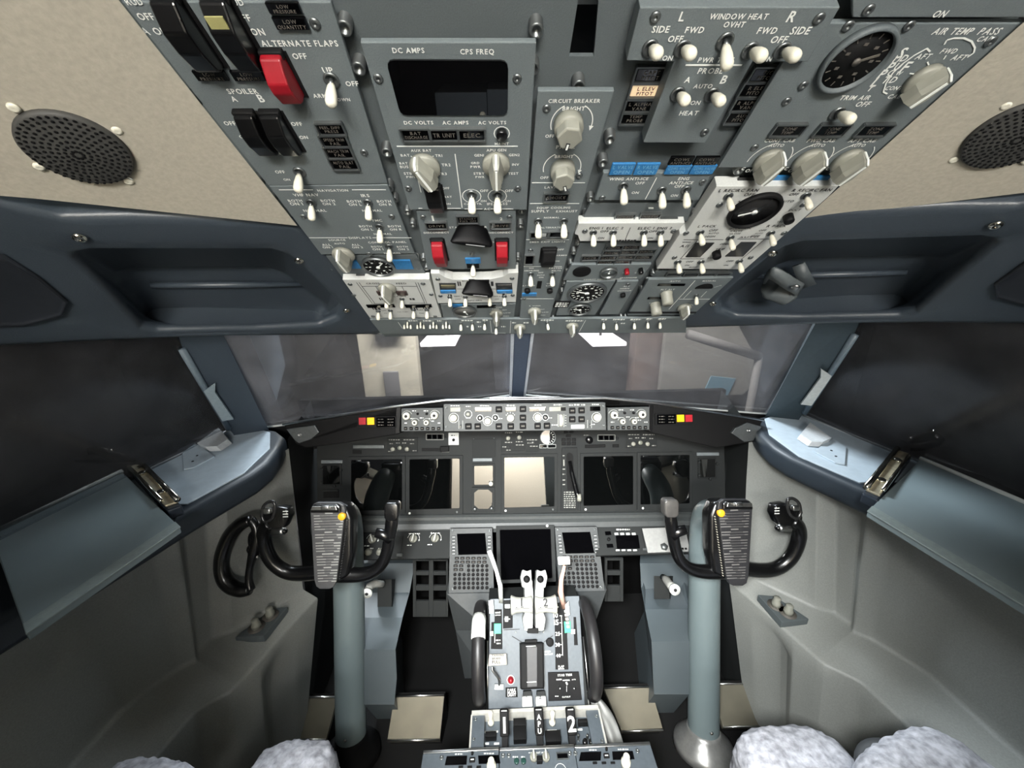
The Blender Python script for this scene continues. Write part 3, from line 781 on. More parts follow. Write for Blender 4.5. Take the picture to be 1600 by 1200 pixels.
P.T('APU GEN', 760, 791, 234); P.T('GEN1', 741, 756, 242); P.T('GEN2', 795, 812, 241.5); P.T('GRD', 736, 749, 254); P.T('PWR', 735, 751, 260); P.T('INV', 800, 811, 256.5); P.T('STBY', 740, 757, 270.5); P.T('PWR', 743, 757, 276); P.T('TEST', 794, 810, 270.5)
P.knob(775, 255, .0140, 0, .022)
P.line(711, 240, 722, 324, .0010)
P.guard(676, 290, 24, .034, .014, BLACK); P.T('OFF', 691, 702, 293.5); P.T('BAT', 694, 706, 307); P.T('ON', 695, 704, 318); P.line(653, 280, 658, 300, .0008); P.line(688, 290, 695, 324, .0008)
for x in (737, 777):
    P.toggle(x, 303, .95, 14); uu, vv = P.uv(x, 306); P.arc(x, 306, P.sx(x, 306, 29)/2, 0, 360)
P.T('OFF', 750, 763, 297.5); P.T('ON', 751, 760, 313.5); P.T('OFF', 789, 802, 297.5); P.T('ON', 789, 798, 313.5); P.T('CAB UTIL', 725, 753, 318); P.T('IFE/PASS', 761, 793, 318)
P.line(726, 326, 754, 326, .0008); P.line(767, 326, 802, 326, .0008); P.T('AC', 756, 766, 326); P.line(654, 325, 660, 325); P.line(686, 325, 720, 325)
for q in ((591, 122), (808, 122), (638, 294), (809, 294), (660, 339)): P.screw(q[0], q[1]) if q[1] < 330 else None
P.done()
# ---- standby power
P = Panel(OH, 'standby_power_panel', 'grey overhead panel lettered STANDBY POWER with two red DISCONNECT guards', 'control panel',
          [(650, 330), (806, 329), (806, 420), (668, 421)], PANEL, h=.003)
P.T('1', 675, 678, 341.5); P.T('2', 781, 785, 341.5); P.bezel_lamp(682, 350.5, 29, 8, 'DRIVE'); P.bezel_lamp(782, 350, 29, 8, 'DRIVE'); P.bezel_lamp(731, 341, 30, 9, 'STANDBY|PWR OFF')
P.T('STANDBY POWER', 702, 761, 354.5); P.T('DISCONNECT', 662, 702, 363); P.T('DISCONNECT', 763, 802, 363); P.T('BAT', 706, 718, 378); P.T('AUTO', 756, 772, 378)
P.guard(683, 374, 18, .046, .021, RED); P.guard(784, 374, 18, .046, .021, RED)
def fin(Pn, px, py, k=1.0, ang=-12):
    u, v = Pn.uv(px, py); T = M.Translation(V((u, v, 0))) @ M.Rotation(R(ang), 4, 'Z')
    def fn(b):
        el = lambda rx, ry, z, sx=0: [V((sx+rx*k*math.cos(2*math.pi*i/20), ry*k*math.sin(2*math.pi*i/20), z*k)) for i in range(20)]
        b.loft([el(.022, .012, 0), el(.024, .011, .006), el(.028, .007, .016), el(.029, .005, .022, -.001), el(.027, .003, .0245, -.001)], cap1=True); return
        lo = [V((x*.024*k, y*.0085*k, 0)) for x, y in ((-.8, -.7), (0, -1), (.8, -.7), (.8, .7), (0, 1), (-.8, .7))]
        hi = [V((x*.030*k, y*.0048*k, .027*k)) for x, y in ((-.92, -.5), (0, -1), (.92, -.5), (.92, .5), (0, 1), (-.92, .5))]
        tp = [V((p.x*.95, p.y*.6, .0295*k)) for p in hi]
        b.loft([lo, hi, tp], cap1=True, smooth=False)
    o = part('handle_knob', ('fin', k), fn, mat('fin_black', (4, 4, 5), .5, spec=.15) if 'fin_black' not in MATS else MATS['fin_black'], Pn.root, T)
    part('pointer_line', ('finl', k), lambda b: b.box((0.004*k, 0, .0247*k), (.026*k, .0012, .0006)), mat('faint_line', (150, 150, 150), .4) if 'faint_line' not in MATS else MATS['faint_line'], o)
    Pn.window([(px-17*k, py-7*k), (px+20*k, py-7*k), (px+20*k, py+2*k), (px-17*k, py+2*k)], BLACKM, 'knob_recess', .0008)
fin(P, 738, 359, .92)
P.lamp(739, 406, 24, 8, '', BLUE); uu, vv = P.uv(739, 414); ob = MB(); ob.box((uu, vv, .001), (.018, .011, .002)); ob.build('switch_well', BLACKM, P.root); P.toggle(739, 412, .85, 8)
for q in ((661, 339), (796, 339), (738, 397)): P.screw(*q)
P.done()
# ---- white generator panel
P = Panel(OH, 'generator_panel', 'white overhead panel with a wavy upper edge, a black handle knob and four white toggles', 'control panel',
          [(673, 427), (686, 427), (695, 433), (708, 437), (740, 437), (768, 436), (786, 432), (794, 427), (810, 426), (806, 472), (684, 474)], WHITEP, h=.008, ink=INK, thick=.014)
GL_ = mat('lens_olive', (92, 88, 66), .4)
for x in (700, 788):
    P.window([(x-14, 442), (x+12, 442), (x+13, 457), (x-12, 457)], mat('lens_dark_%d' % x, (40, 42, 44), .3), 'light_block', .001)
    P.lamp(x, 446, 22, 3.5, '', GL_ if x == 700 else None); P.lamp(x+.5, 454.5, 24, 4.5, '', BLUE)
fin(P, 747, 443, .86)
P.T('BUS TRANSFER', 722, 763, 438.5, maxh=.003); P.line(714, 451, 728, 451, .0007); P.line(766, 451, 775, 451, .0007)
P.scrib(700, 706, 461); P.T('GEN 1', 709, 721, 462.5); P.T('GEN 2', 770, 782, 462.5); P.scrib(785, 791, 460); P.T('OFF', 711, 720, 467); P.T('OFF', 773, 780, 467); P.T('APU GEN', 731, 753, 469); P.scrib(715, 721, 443, hpx=7); P.scrib(767, 772, 443, hpx=7)
for x, y in ((703, 464), (727, 464), (765, 463), (788, 463)): P.toggle(x, y, .72, 14)
for q in ((684, 436), (800, 435), (688, 462), (801, 461)): P.screw(*q)
P.done()
# ---- apu gauge
P = Panel(OH, 'apu_gauge_panel', 'grey overhead strip with half pale dial and knob below the white generator panel', 'control panel',
          [(688, 476), (806, 475), (803, 497), (693, 498)], PANEL, h=0)
P.gauge(726, 485, 17, 200, 0, face=mat('dial_half', (120, 120, 116), .3)); P.lamp(715, 476.5, 16, 4, '', BLUE); P.lamp(760, 478, 30, 3, '')
P.T('L WIPER', 763, 785, 480, maxh=.003); P.T('PARK', 769, 780, 482.5, maxh=.003); P.T('INT', 785, 792, 484); P.T('LOW', 787, 798, 488.5); P.T('HIGH', 786, 795, 493.5)
P.knob(775.5, 488, .0125, 0, .024)
P.done()
# ---- panel lighting / equipment cooling column
P = Panel(OH, 'panel_light_column', 'long grey overhead panel lettered CIRCUIT BREAKER, EQUIP COOLING and EMER EXIT LIGHTS', 'control panel',
          [(840, 142), (960, 142), (859, 497), (812, 497)], PANEL, h=.004)
P.T('CIRCUIT BREAKER', 857, 938, 157); P.T('BRIGHT', 879, 914, 169); P.T('OFF', 852, 866, 212); P.T('PANEL', 869, 898, 229); P.T('BRIGHT', 867, 896, 244); P.T('OFF', 844, 857, 277)
r1 = P.sx(893, 195, 64)/2; P.arc(893, 192, r1, 118, 200); P.arc(893, 192, r1, 62, -8, arrow=True)
r1 = P.sx(878, 262, 58)/2; P.arc(878, 262, r1, 118, 195); P.arc(878, 262, r1, 62, -8, arrow=True)
P.line(869, 211, 876, 211)
P.dimmer(888, 192, .0128, 172); P.dimmer(879, 263, .0122, 200)
P.line(831, 285, 914, 285); P.T('LAVATORY', 851, 891, 292); P.bezel_lamp(869, 306, 34, 10, 'SMOKE'); P.line(828, 317.5, 905, 317.5); P.T('EQUIP COOLING', 839, 891, 324); P.T('SUPPLY', 830, 858, 329.5); P.T('EXHAUST', 869, 902, 329.5)
P.T('NORMAL', 850, 874, 339.5); P.T('ALTERNATE', 845, 876, 355); P.bezel_lamp(842, 365, 24, 7); P.bezel_lamp(873, 364, 26, 7); P.toggle(841, 345, .92, 18); P.toggle(881, 345, .92, 18)
P.line(822, 374, 889, 374); P.T('EMER EXIT LIGHTS', 828, 883, 377.5)
P.guard(858, 388, 20, .032, .016, BLACKM); P.T('OFF', 870, 881, 389.5); P.T('ARMED', 869, 886, 398.5); P.T('ON', 867, 874, 407.5); P.bezel_lamp(827, 404, 11, 13)
P.line(818, 416, 846, 416, .0007); P.line(866, 416, 878, 416, .0007); P.T('NO', 827, 834, 418.5); P.T('SMOKING', 819, 842, 422.5); P.T('FASTEN', 858, 878, 418.5); P.T('BELTS', 862, 876, 422.5)
P.toggle(829, 428, .84, 16); P.toggle(863, 428, .84, 16); P.T('OFF', 841, 849, 425.5); P.T('AUTO', 839, 851, 429.5); P.T('ON', 842, 849, 433)
P.window([(840, 439), (847, 439), (845, 450), (838, 450)], BLACKM, 'slot', .001); P.T('ATTEND', 816, 836, 446); P.T('GRD', 854, 863, 442.5); P.T('CALL', 853, 865, 446)
P.button(824, 452, 4.5); P.button(859, 452, 4.5); P.lamp(827, 459, 23, 4, '', BLUE)
P.line(813, 466.5, 865, 466.5); P.T('R WIPER', 827, 845, 477.5, maxh=.003); P.T('PARK', 831, 840, 480.5, maxh=.003); P.T('INT', 845, 851, 483); P.T('LOW', 847, 857, 487.5); P.T('HIGH', 845, 852, 492)
P.knob(835, 485, .0125, 0, .024)
for q in ((854, 169), (905, 274), (829, 391), (819, 497 - 30)): P.screw(*q)
P.done()
# ---- window heat
P = Panel(OH, 'window_heat_panel', 'raised T-shaped grey overhead panel lettered WINDOW HEAT and PROBE with seven white toggles', 'control panel',
          [(1000, 11), (1313, 11), (1262, 97), (1176, 97), (1102, 224), (1005, 223), (1053, 97), (979, 95)], PANEL, h=.006, thick=.014)
P.T('L', 1062, 1070, 25); P.T('WINDOW HEAT', 1109, 1200, 25); P.T('R', 1232, 1244, 25); P.T('OVHT', 1131, 1164, 37.5); P.T('SIDE', 1019, 1046, 45); P.T('FWD', 1071, 1100, 46); P.T('OFF', 1044, 1067, 60); P.T('FWD', 1184, 1214, 47); P.T('SIDE', 1236, 1266, 47); P.T('OFF', 1205, 1230, 61)
P.T('ON', 1035, 1051, 90); P.T('ON', 1190, 1206, 91.5); P.T('PWR TEST', 1091, 1146, 93); P.line(1071, 101, 1159, 101, .0012); P.T('PROBE', 1091, 1130, 110); P.T('A', 1070, 1079, 124); P.T('B', 1127, 1136, 123.5); P.T('AUTO', 1084, 1113, 134); P.T('ON', 1079, 1094, 160); P.T('HEAT', 1062, 1091, 176)
for x, y in ((1016, 74), (1066, 75), (1133, 63), (1172, 78), (1222, 78), (1059, 146), (1112, 147)): P.toggle(x, y, .98, -24 if x != 1133 else 10)
for q in ((1024, 26), (1280, 28), (1101, 206)): P.screw(*q)
P.done()
P = Panel(OH, 'annunciator_panel', 'dark overhead legend lights either side of the window heat panel, one lit cream', 'indicator panel',
          [(969, 97), (1246, 97), (1160, 195), (965, 195)], None, h=-.010)
for (x, y), t in zip(((1017, 114), (1008, 139), (999, 163), (992, 182)), ('CAPT|PITOT', 'L ELEV|PITOT', 'L ALPHA|VANE', 'TEMP|PROBE')):
    P.bezel_lamp(x, y, 46 - (y-114)*.1, 19 - (y-114)*.06, t, LIT if 'ELEV' in t else None, INK if 'ELEV' in t else None)
for (x, y), t in zip(((1198, 114), (1181, 138), (1168, 161), (1157, 181)), ('F/O|PITOT', 'R ELEV|PITOT', 'R ALPHA|VANE', 'AUX|PITOT')): P.bezel_lamp(x, y, 46 - (y-114)*.1, 19 - (y-114)*.06, t)
for x in (1070, 1132, 1198, 1255): P.bezel_lamp(x, 2, 54, 16, '')
P.done()
# ---- wing / engine anti ice
P = Panel(OH, 'anti_ice_panel', 'grey overhead panel lettered WING ANTI-ICE and ENG ANTI-ICE with blue lights on top', 'control panel',
          [(943, 270), (1112, 270), (1092, 313), (929, 313)], PANEL, h=.003)
P.T('WING ANTI-ICE', 952, 1013, 279); P.T('OFF', 993, 1007, 285.5); P.T('ON', 987, 998, 300.5); P.line(1026, 277, 1008, 311); P.T('ENG', 1060, 1077, 278.5); P.T('ANTI-ICE', 1046, 1083, 285); P.T('OFF', 1054, 1069, 290.5); P.T('ON', 1048, 1059, 305); P.T('1', 1030, 1033, 309.5); P.T('2', 1066, 1071, 309.5)
P.toggle(974, 290, .92, 12); P.toggle(1034, 297, .92, 12); P.toggle(1072, 296, .92, 12)
for q in ((941, 309), (1098, 284)): P.screw(*q)
P.lamp(972, 262, 36, 18, 'L VALVE|OPEN', BLUE, mat('legend_blue', (110, 160, 195), .5)); P.lamp(1010, 262, 36, 18, 'R VALVE|OPEN', BLUE, MATS['legend_blue'])
P.lamp(1064, 249, 37, 13, 'COWL|ANTI-ICE'); P.lamp(1103, 249, 37, 13, 'COWL|ANTI-ICE'); P.lamp(1059, 263, 38, 14, 'COWL VALVE|OPEN', BLUE, MATS['legend_blue']); P.lamp(1098, 263, 37, 14, 'COWL VALVE|OPEN', BLUE, MATS['legend_blue'])
P.done()
# ---- hydraulic pumps
P = Panel(OH, 'hydraulic_pump_panel', 'white overhead strip lettered ENG 1, ELEC 2, ELEC 1 and ENG 2 with white toggles', 'control panel',
          [(904, 349), (1070, 348), (1062, 358), (1053, 362), (1047, 376), (906, 377), (903, 368), (898, 366)], WHITEP, h=.006, ink=INK, thick=.012)
P.T('ENG 1', 921, 942, 356); P.T('ELEC 2', 948, 974, 356); P.T('ELEC 1', 997, 1022, 356); P.T('ENG 2', 1027, 1050, 356); P.T('OFF', 938, 951, 361); P.T('OFF', 1014, 1027, 361); P.T('ON', 934, 944, 371.5); P.T('ON', 1012, 1020, 371.5); P.scrib(954, 994, 375.5, hpx=3); P.line(985, 355, 977, 374, .0007)
for x, y in ((927, 363), (958, 363), (1006, 363), (1032, 363)): P.toggle(x, y, .8, 14)
for q in ((914, 361), (1052, 361)): P.screw(*q)
P.done()
P = Panel(OH, 'hydraulic_light_panel', 'dark overhead row of stepped PRESSURE lights just above the white hydraulic pump strip', 'indicator panel',
          [(922, 318), (1084, 317), (1074, 346), (908, 347)], PANELD, h=-.003)
for x, y, t in ((976, 337, 'OVERHEAT'), (1015, 336, 'OVERHEAT'), (941, 345, 'LOW|PRESSURE'), (972, 345, 'LOW|PRESSURE'), (1009, 345, 'LOW|PRESSURE'), (1040, 344, 'LOW|PRESSURE')): P.bezel_lamp(x, y, 27, 7, t)
P.window([(1013, 324), (1021, 324), (1021, 326), (1013, 326)], WHITE, 'chip_mark', .0006)
P.done()
# ---- door lights
P = Panel(OH, 'door_light_panel', 'dark overhead cluster of eleven tiny legend lights below the white hydraulic pump strip', 'indicator panel',
          [(906, 380), (1042, 379), (1018, 411), (895, 412)], PANELD, h=-.002)
for x, y in ((959, 385), (986, 384), (955, 393), (982, 392), (1010, 391), (922, 401), (950, 401), (978, 400), (1005, 400), (946, 408), (973, 407)): P.bezel_lamp(x, y, 23, 5.5, 'DOOR')
P.done()
P = Panel(OH, 'voice_recorder_panel', 'grey overhead panel lettered COCKPIT VOICE RECORDER with one red button', 'control panel',
          [(893, 414), (1018, 413), (1001, 436), (880, 438)], PANEL, h=.002)
u, v = P.uv(909, 424); r = P.sx(909, 424, 28)/2; MB().lathe([(r, 0), (r, .0015), (r*.9, .002)], 24).build('microphone', BLACKM, P.root).location = (u, v, 0)
P.gauge(951, 424, 12, 0, 0, face=MATS['panel_grey']); P.button(979, 421, 3.6, RED, .009); P.button(1001, 420, 3.6, BLACK, .009)
P.T('COCKPIT VOICE RECORDER', 912, 971, 436, maxh=.003); P.T('TEST', 972, 980, 426); P.T('ERASE', 992, 1000, 426); P.T('HEADPHONE', 969, 995, 433.5, maxh=.003)
P.done()
P = Panel(OH, 'cabin_altitude_panel', 'grey overhead panel with a large cabin altitude dial above a smaller climb dial', 'control panel',
          [(885, 440), (962, 439), (930, 492), (869, 493)], PANEL, h=.002)
P.gauge(917, 456, 27, 70, 20); P.gauge(906, 482, 16, 75, 10); P.window([(868, 470), (892, 470), (887, 479), (864, 479)], BLACKM, 'placard', .002); 
for i, yy in enumerate((472, 474.5, 477)): P.scrib(869-i, 888-i, yy, hpx=1.6, z=.0023)
P.done()
P = Panel(OH, 'horn_cutout_panel', 'narrow grey overhead panel lettered ALT HORN CUTOUT with one black button', 'control panel',
          [(964, 440), (998, 439), (966, 491), (937, 492)], PANEL, h=.004)
P.T('ALT', 974, 984, 447); P.T('HORN', 969, 983, 450.5); P.T('CUTOUT', 965, 986, 454); P.button(973, 459, 4); P.screw(981, 444); P.done()
# ---- pressurisation
P = Panel(OH, 'pressurization_panel', 'grey overhead panel lettered AUTO and MANUAL with two pale cylinder knobs', 'control panel',
          [(1013, 437), (1146, 434), (1083, 492), (980, 493)], PANEL, h=.003)
P.T('AUTO', 1047, 1063, 439); P.T('MANUAL', 1098, 1119, 438.5); P.T('FLT ALT', 1033, 1054, 452); P.T('LAND ALT', 1015, 1036, 473); P.T('VALVE', 1115, 1128, 447, ang=R(38))
P.window([(1029, 443), (1071, 443), (1069, 446), (1027, 446)], GLOSSY, 'readout', .001); P.window([(1013, 464), (1050, 464), (1049, 467), (1011, 467)], GLOSSY, 'readout', .001)
P.window([(983, 487), (1088, 487), (1087, 489), (981, 489)], BLACKM, 'slot', .001)
P.line(1086, 438, 1045, 483, .001); P.line(1061, 467, 1109, 467, .001); P.line(1068, 466, 1080, 454, .0008); P.line(1095, 464, 1104, 455, .0008)
u, v = P.uv(1099, 450); r = P.sx(1099, 450, 26)/2; MB().prism([(r*math.cos(R(a)), r*math.sin(R(a))) for a in range(0, 181, 15)], 0, .0015).build('dial', BLACKM, P.root).location = (u, v, 0)
for x, y in ((1041, 458), (1024, 475)):
    u, v = P.uv(x, y); part('cylinder_knob', 'cylk', lambda b: b.lathe([(.0105, 0), (.0105, .002), (.0095, .003), (.0095, .020), (.0085, .022)], 20), KNOBG, P.root, M.Translation(V((u, v, 0))))
P.toggle(1088, 461, .74, 14); P.knob(1069, 479, .0125, 0, .022); P.arc(1069, 481, .016, 40, 140, .0008)
P.done()
# ---- air temperature panel
P = Panel(OH, 'air_temperature_panel', 'grey overhead panel lettered AIR TEMP and TRIM AIR with a large dial', 'control panel',
          [(1262, 36), (1600, 36), (1368, 262), (1122, 262)], PANEL, h=.0)
def skewT(*a, **k): P.T(*a, **k)
P.T('AIR TEMP', 1459, 1520, 48); P.T('PASS', 1531, 1563, 48); P.T('CAB', 1528, 1550, 60); P.T('FWD', 1471, 1495, 79); P.T('AFT', 1488, 1510, 89); P.T('AFT', 1432, 1454, 87.5)
P.T('CONT', 1384, 1410, 137); P.T('CAB', 1388, 1408, 150)
for c, x, y in (('S', 1410, 82), ('U', 1401, 93), ('P', 1392, 104), ('P', 1380, 115), ('L', 1370, 127), ('Y', 1361, 137), ('D', 1414, 90), ('U', 1404, 103), ('C', 1393, 113), ('T', 1385, 124), ('F', 1416, 104), ('W', 1405, 114), ('D', 1397, 124)): P.T(c, x-5, x+4, y)
for pl in ([(1386, 146), (1380, 143), (1384, 130), (1395, 113), (1410, 99), (1428, 86), (1448, 75), (1453, 80)], [(1475, 69), (1479, 62), (1490, 59), (1506, 59), (1518, 64), (1523, 74), (1521, 82), (1511, 89)]):
    for a, b_ in zip(pl, pl[1:]): P.line(*a, *b_, wd=.0011)
for a in ((1421, 114, 1428, 115), (1449, 96, 1451, 101), (1478, 86, 1474, 92)): P.line(*a)
P.knob(1440, 124, .0130, -24, .018)
P.T('TRIM AIR', 1313, 1360, 152); P.T('OFF', 1338, 1359, 162); P.toggle(1308, 176, 1.0, -26)
for x in (1231, 1299, 1365): P.bezel_lamp(x, 201, 42, 14, 'ZONE|TEMP')
for x0, x1, xa, t in ((1195, 1242, 1213, 'CONT CAB'), (1262, 1305, 1277, 'FWD CAB'), (1327, 1369, 1340, 'AFT CAB')):
    P.T(t, x0, x1, 219); P.T('AUTO', xa-11, xa+12, 226.5); P.T('C', x0-36, x0-31, 263); P.T('OFF', x0-30, x0-14, 266)
for x in (1200, 1262, 1323):
    P.arc(x, 250, P.sx(x, 250, 62)/2, 100, 185, .0009); P.arc(x, 250, P.sx(x, 250, 62)/2, 50, -15, .0009); P.knob(x, 250, .0145, -14, .021)
P.gauge(1336, 92, 43, -70, 14, half=True, m=PANELD)
for q in ((1325, 40), (1255, 133), (1229, 158), (1179, 230), (1548, 64), (1345, 254), (1420, 40)): P.screw(*q)
P.done()
P = Panel(OH, 'temperature_light_strip', 'row of dark and blue lights under the three cabin temperature knobs', 'indicator panel',
          [(1150, 270), (1340, 270), (1320, 289), (1140, 289)], None, h=-.004)
P.lamp(1165, 280, 28, 12, ''); P.lamp(1214, 280, 28, 14, '', BLUE); P.lamp(1277, 280, 28, 14, '', BLUE); P.lamp(1320, 278, 24, 14, ''); P.done()
P = Panel(OH, 'upper_right_panel', 'plain dark grey overhead panel lettered ON at the upper right edge', 'control panel',
          [(1330, -60), (1680, -60), (1612, 28), (1332, 28)], PANEL, h=.002)
P.T('ON', 1459, 1479, 21); P.screw(1357, 15); P.done()
# ---- bleed air white panel
P = Panel(OH, 'bleed_air_panel', 'large white overhead panel lettered RECIRC FAN, PACK and ISOLATION VALVE with an oval dial', 'control panel',
          [(1120, 291), (1311, 290), (1294, 308), (1164, 421), (1026, 420), (1062, 366), (1072, 362)], WHITEP, h=.006, ink=INK, thick=.014)
P.T('L RECIRC FAN', 1124, 1185, 297); P.T('OFF', 1163, 1179, 303.5); P.T('AUTO', 1153, 1171, 314); P.T('R RECIRC FAN', 1239, 1299, 296.5); P.T('OFF', 1234, 1248, 303); P.T('AUTO', 1219, 1240, 314)
P.T('DUCT', 1233, 1251, 327.5); P.T('TEST', 1214, 1227, 346); P.T('L PACK', 1091, 1119, 353); P.T('ISOLATION', 1140, 1173, 356.5); P.T('VALVE', 1141, 1160, 360.5); P.T('CLOSE', 1140, 1157, 364.5); P.T('R PACK', 1199, 1229, 352.5)
P.T('OFF', 1108, 1121, 359.5); P.T('AUTO', 1107, 1123, 364); P.T('HIGH', 1102, 1117, 369); P.T('OFF', 1186, 1197, 359.5); P.T('AUTO', 1180, 1192, 364); P.T('HIGH', 1174, 1187, 368); P.T('AUTO', 1155, 1185, 370, maxh=.003); P.T('OPEN', 1125, 1140, 381); P.T('TRIP', 1118, 1132, 389); P.T('RESET', 1106, 1120, 402.5); P.T('WING', 1066, 1079, 378); P.T('A/I', 1063, 1076, 384); P.T('OFF', 1072, 1083, 408.5); P.T('OFF', 1135, 1146, 407.5); P.T('ON', 1070, 1077, 414); P.T('ON', 1131, 1138, 414); P.T('BLEED', 1077, 1090, 417, maxh=.003)
for a in ((1068, 374, 1130, 374), (1091, 374, 1063, 404), (1063, 404, 1100, 404), (1152, 373, 1208, 373), (1194, 374, 1158, 405)): P.line(*a, wd=.0007)
P.gauge(1178, 328, 33, 110, 0, m=BLACKM, face=mat('dial_smoke', (38, 38, 38), .15)); 
for x in (1093, 1160): 
    P.window([(x-6, 379), (x+23, 379), (x+1, 401), (x-22, 401)] if x == 1093 else [(x-2, 378), (x+22, 378), (x+1, 400), (x-27, 400)], mat('lens_block_%d' % x, (34, 34, 34), .3), 'light_block', .001)
for x, y in ((1138, 306), (1259, 305), (1094, 363), (1141, 371), (1204, 364), (1059, 409), (1095, 409), (1155, 408)): P.toggle(x, y, .84, -2)
P.button(1231, 337, 7, BLACKM, .010); P.button(1119, 394, 6, BLACKM, .010)
for q in ((1124, 320), (1255, 320), (1054, 402), (1173, 402), (1072, 364), (1225, 364)): P.screw(*q)
P.done()
P = Panel(OH, 'bleed_light_strip', 'row of four dark lights along the lower edge of the white bleed air panel', 'indicator panel', [(1025, 424), (1160, 423), (1150, 432), (1018, 433)], PANELD, h=-.004)
for x in (1052, 1079, 1106, 1130): P.bezel_lamp(x, 427, 19, 4)
P.done()
# ---- forward lighting strip
P = Panel(OH, 'lighting_strip_panel', 'long grey strip of white toggles along the bottom edge of the overhead panel', 'control panel',
          [(578, 500), (1072, 497), (1072, 520), (596, 522)], PANEL, h=.004)
for x in (636.5, 657, 677, 697):
    for dx, dy in ((-5, 506), (0, 505), (5, 506)): P.toggle(x+dx, dy, .44, 14)
    P.toggle(x, 501.5, .36, 10)
for x, y in ((720, 505), (738, 505), (757, 504), (775, 511), (943, 503), (963, 504), (991, 503), (1012, 502), (1031, 502)): P.toggle(x, y, .66, 12)
P.toggle(855, 504, .66, 12, 8)
P.knob(812, 510, .0125, 0, .022); P.knob(894, 508, .0125, 0, .022)
for a, b_, y in ((638, 652, 501), (661, 675, 501), (683, 690, 501), (721, 739, 500.5), (745, 751, 503), (754, 762, 500), (783, 790, 510), (800, 806, 504), (818, 826, 504), (845, 865, 500), (884, 911, 501), (940, 949, 499), (958, 976, 499), (985, 1002, 499), (1010, 1019, 498), (1029, 1040, 498), (729, 733, 510), (747, 752, 510), (970, 976, 505)): P.scrib(a, b_, y, hpx=2.2)
P.line(622, 503, 629, 513); P.line(766, 501, 768, 519); P.line(915, 500, 905, 518); P.line(798, 501, 797, 520); P.line(768, 520, 790, 520)
P.done()
# ---------------------------------------------------------------- main instrument panel and glareshield
EY = (0, math.sin(TILT), math.cos(TILT))
def img_frame(t): return Frame(CAM + V((0, math.cos(TILT), -math.sin(TILT)))*t, (1, 0, 0), EY)
MI = img_frame(1.28); GS = img_frame(1.13); GB = img_frame(1.145)
def sil(fr, pts, h=0): return [fr.px(x, y, h) for x, y in pts]
# glareshield hood
g = empty('glareshield', mw=GB.mw(GB.O)); tag(g, 'long black glareshield hood with pale piping above the instrument panel', 'glareshield')
hood = [(443, 664), (622, 636), (697, 626), (945, 623), (1020, 630), (1192, 657), (1178, 690), (1120, 700), (1016, 676), (1013, 634), (948, 634), (948, 626), (692, 629), (692, 636), (627, 637), (625, 678), (540, 692), (478, 700), (462, 694)]
b = MB(); b.prism(sil(GB, hood), -.16, 0, .003); b.build('hood', BLACKM, g)
b = MB(); b.tube([V((*GB.px(x, y), .004)) for x, y in ((443, 663), (622, 635), (697, 625.5), (820, 624), (945, 622.5), (1020, 629.5), (1192, 656.5))], [.0035]*7, 8); b.build('edge_piping', METAL, g)
for pts, nm in (([(620, 636), (627, 636), (625, 676), (618, 678)], 'end_post'), ([(1013, 634), (1020, 633), (1018, 675), (1013, 673)], 'end_post')):
    MB().prism(sil(GB, pts), -.02, .006, .001).build(nm, BLACK, g)
for pts, sp in (([(450, 670), (494, 664), (501, 675), (488, 686), (470, 692), (464, 688)], (471, 679)), ([(1146, 668), (1166, 660), (1187, 666), (1174, 688), (1160, 690), (1140, 676)], (1166, 672))):
    o = MB().prism(sil(GB, pts), .0, .010, .0015).build('end_bracket', DMETAL, g)
    part('screw', 'gsscrew', lambda q: q.lathe([(.006, 0), (.006, .002), (.003, .003), (.0025, .001)], 14), METAL, o, M.Translation(V((*GB.px(*sp), .010))))
# visor rail in front of the centre post
b = MB(); b.tube([GB.at(*GB.px(x, y), -.03) for x, y in ((762, 627), (765, 622.5), (876, 621), (880, 625))], .003, 8); o = b.build('combiner_rail', METAL); tag(o, 'thin bright metal rail on the hood below the centre window post', 'rail')
for side, xs in ((-1, (566.5, 579.5, 603)), (1, (1076, 1063, 1041))):
    P = Panel(GB, 'warning_light_unit', 'red and amber warning lights with black legend block on the %s wing of the glareshield' % ('left' if side < 0 else 'right'), 'warning lights',
              [(558, 651), (620, 650), (620, 669), (558, 668)] if side < 0 else [(1024, 646), (1084, 647), (1082, 664), (1024, 664)], BLACKM, h=.006, group='glareshield warning lights')
    yy = (658, 658, 659.5) if side < 0 else (653.5, 653.5, 655)
    P.lamp(xs[0], yy[0], 11, 11, '', REDL); P.lamp(xs[1], yy[1], 11, 11, '', AMBER); P.lamp(xs[2], yy[2], 29, 15, '')
    for i in range(3):
        P.scrib(xs[2]-12, xs[2]-3, yy[2]-4.5+i*4.5, DIMT, 1.4, z=.0028); P.scrib(xs[2]+3, xs[2]+12, yy[2]-4.5+i*4.5, DIMT, 1.4, z=.0028)
    P.done()
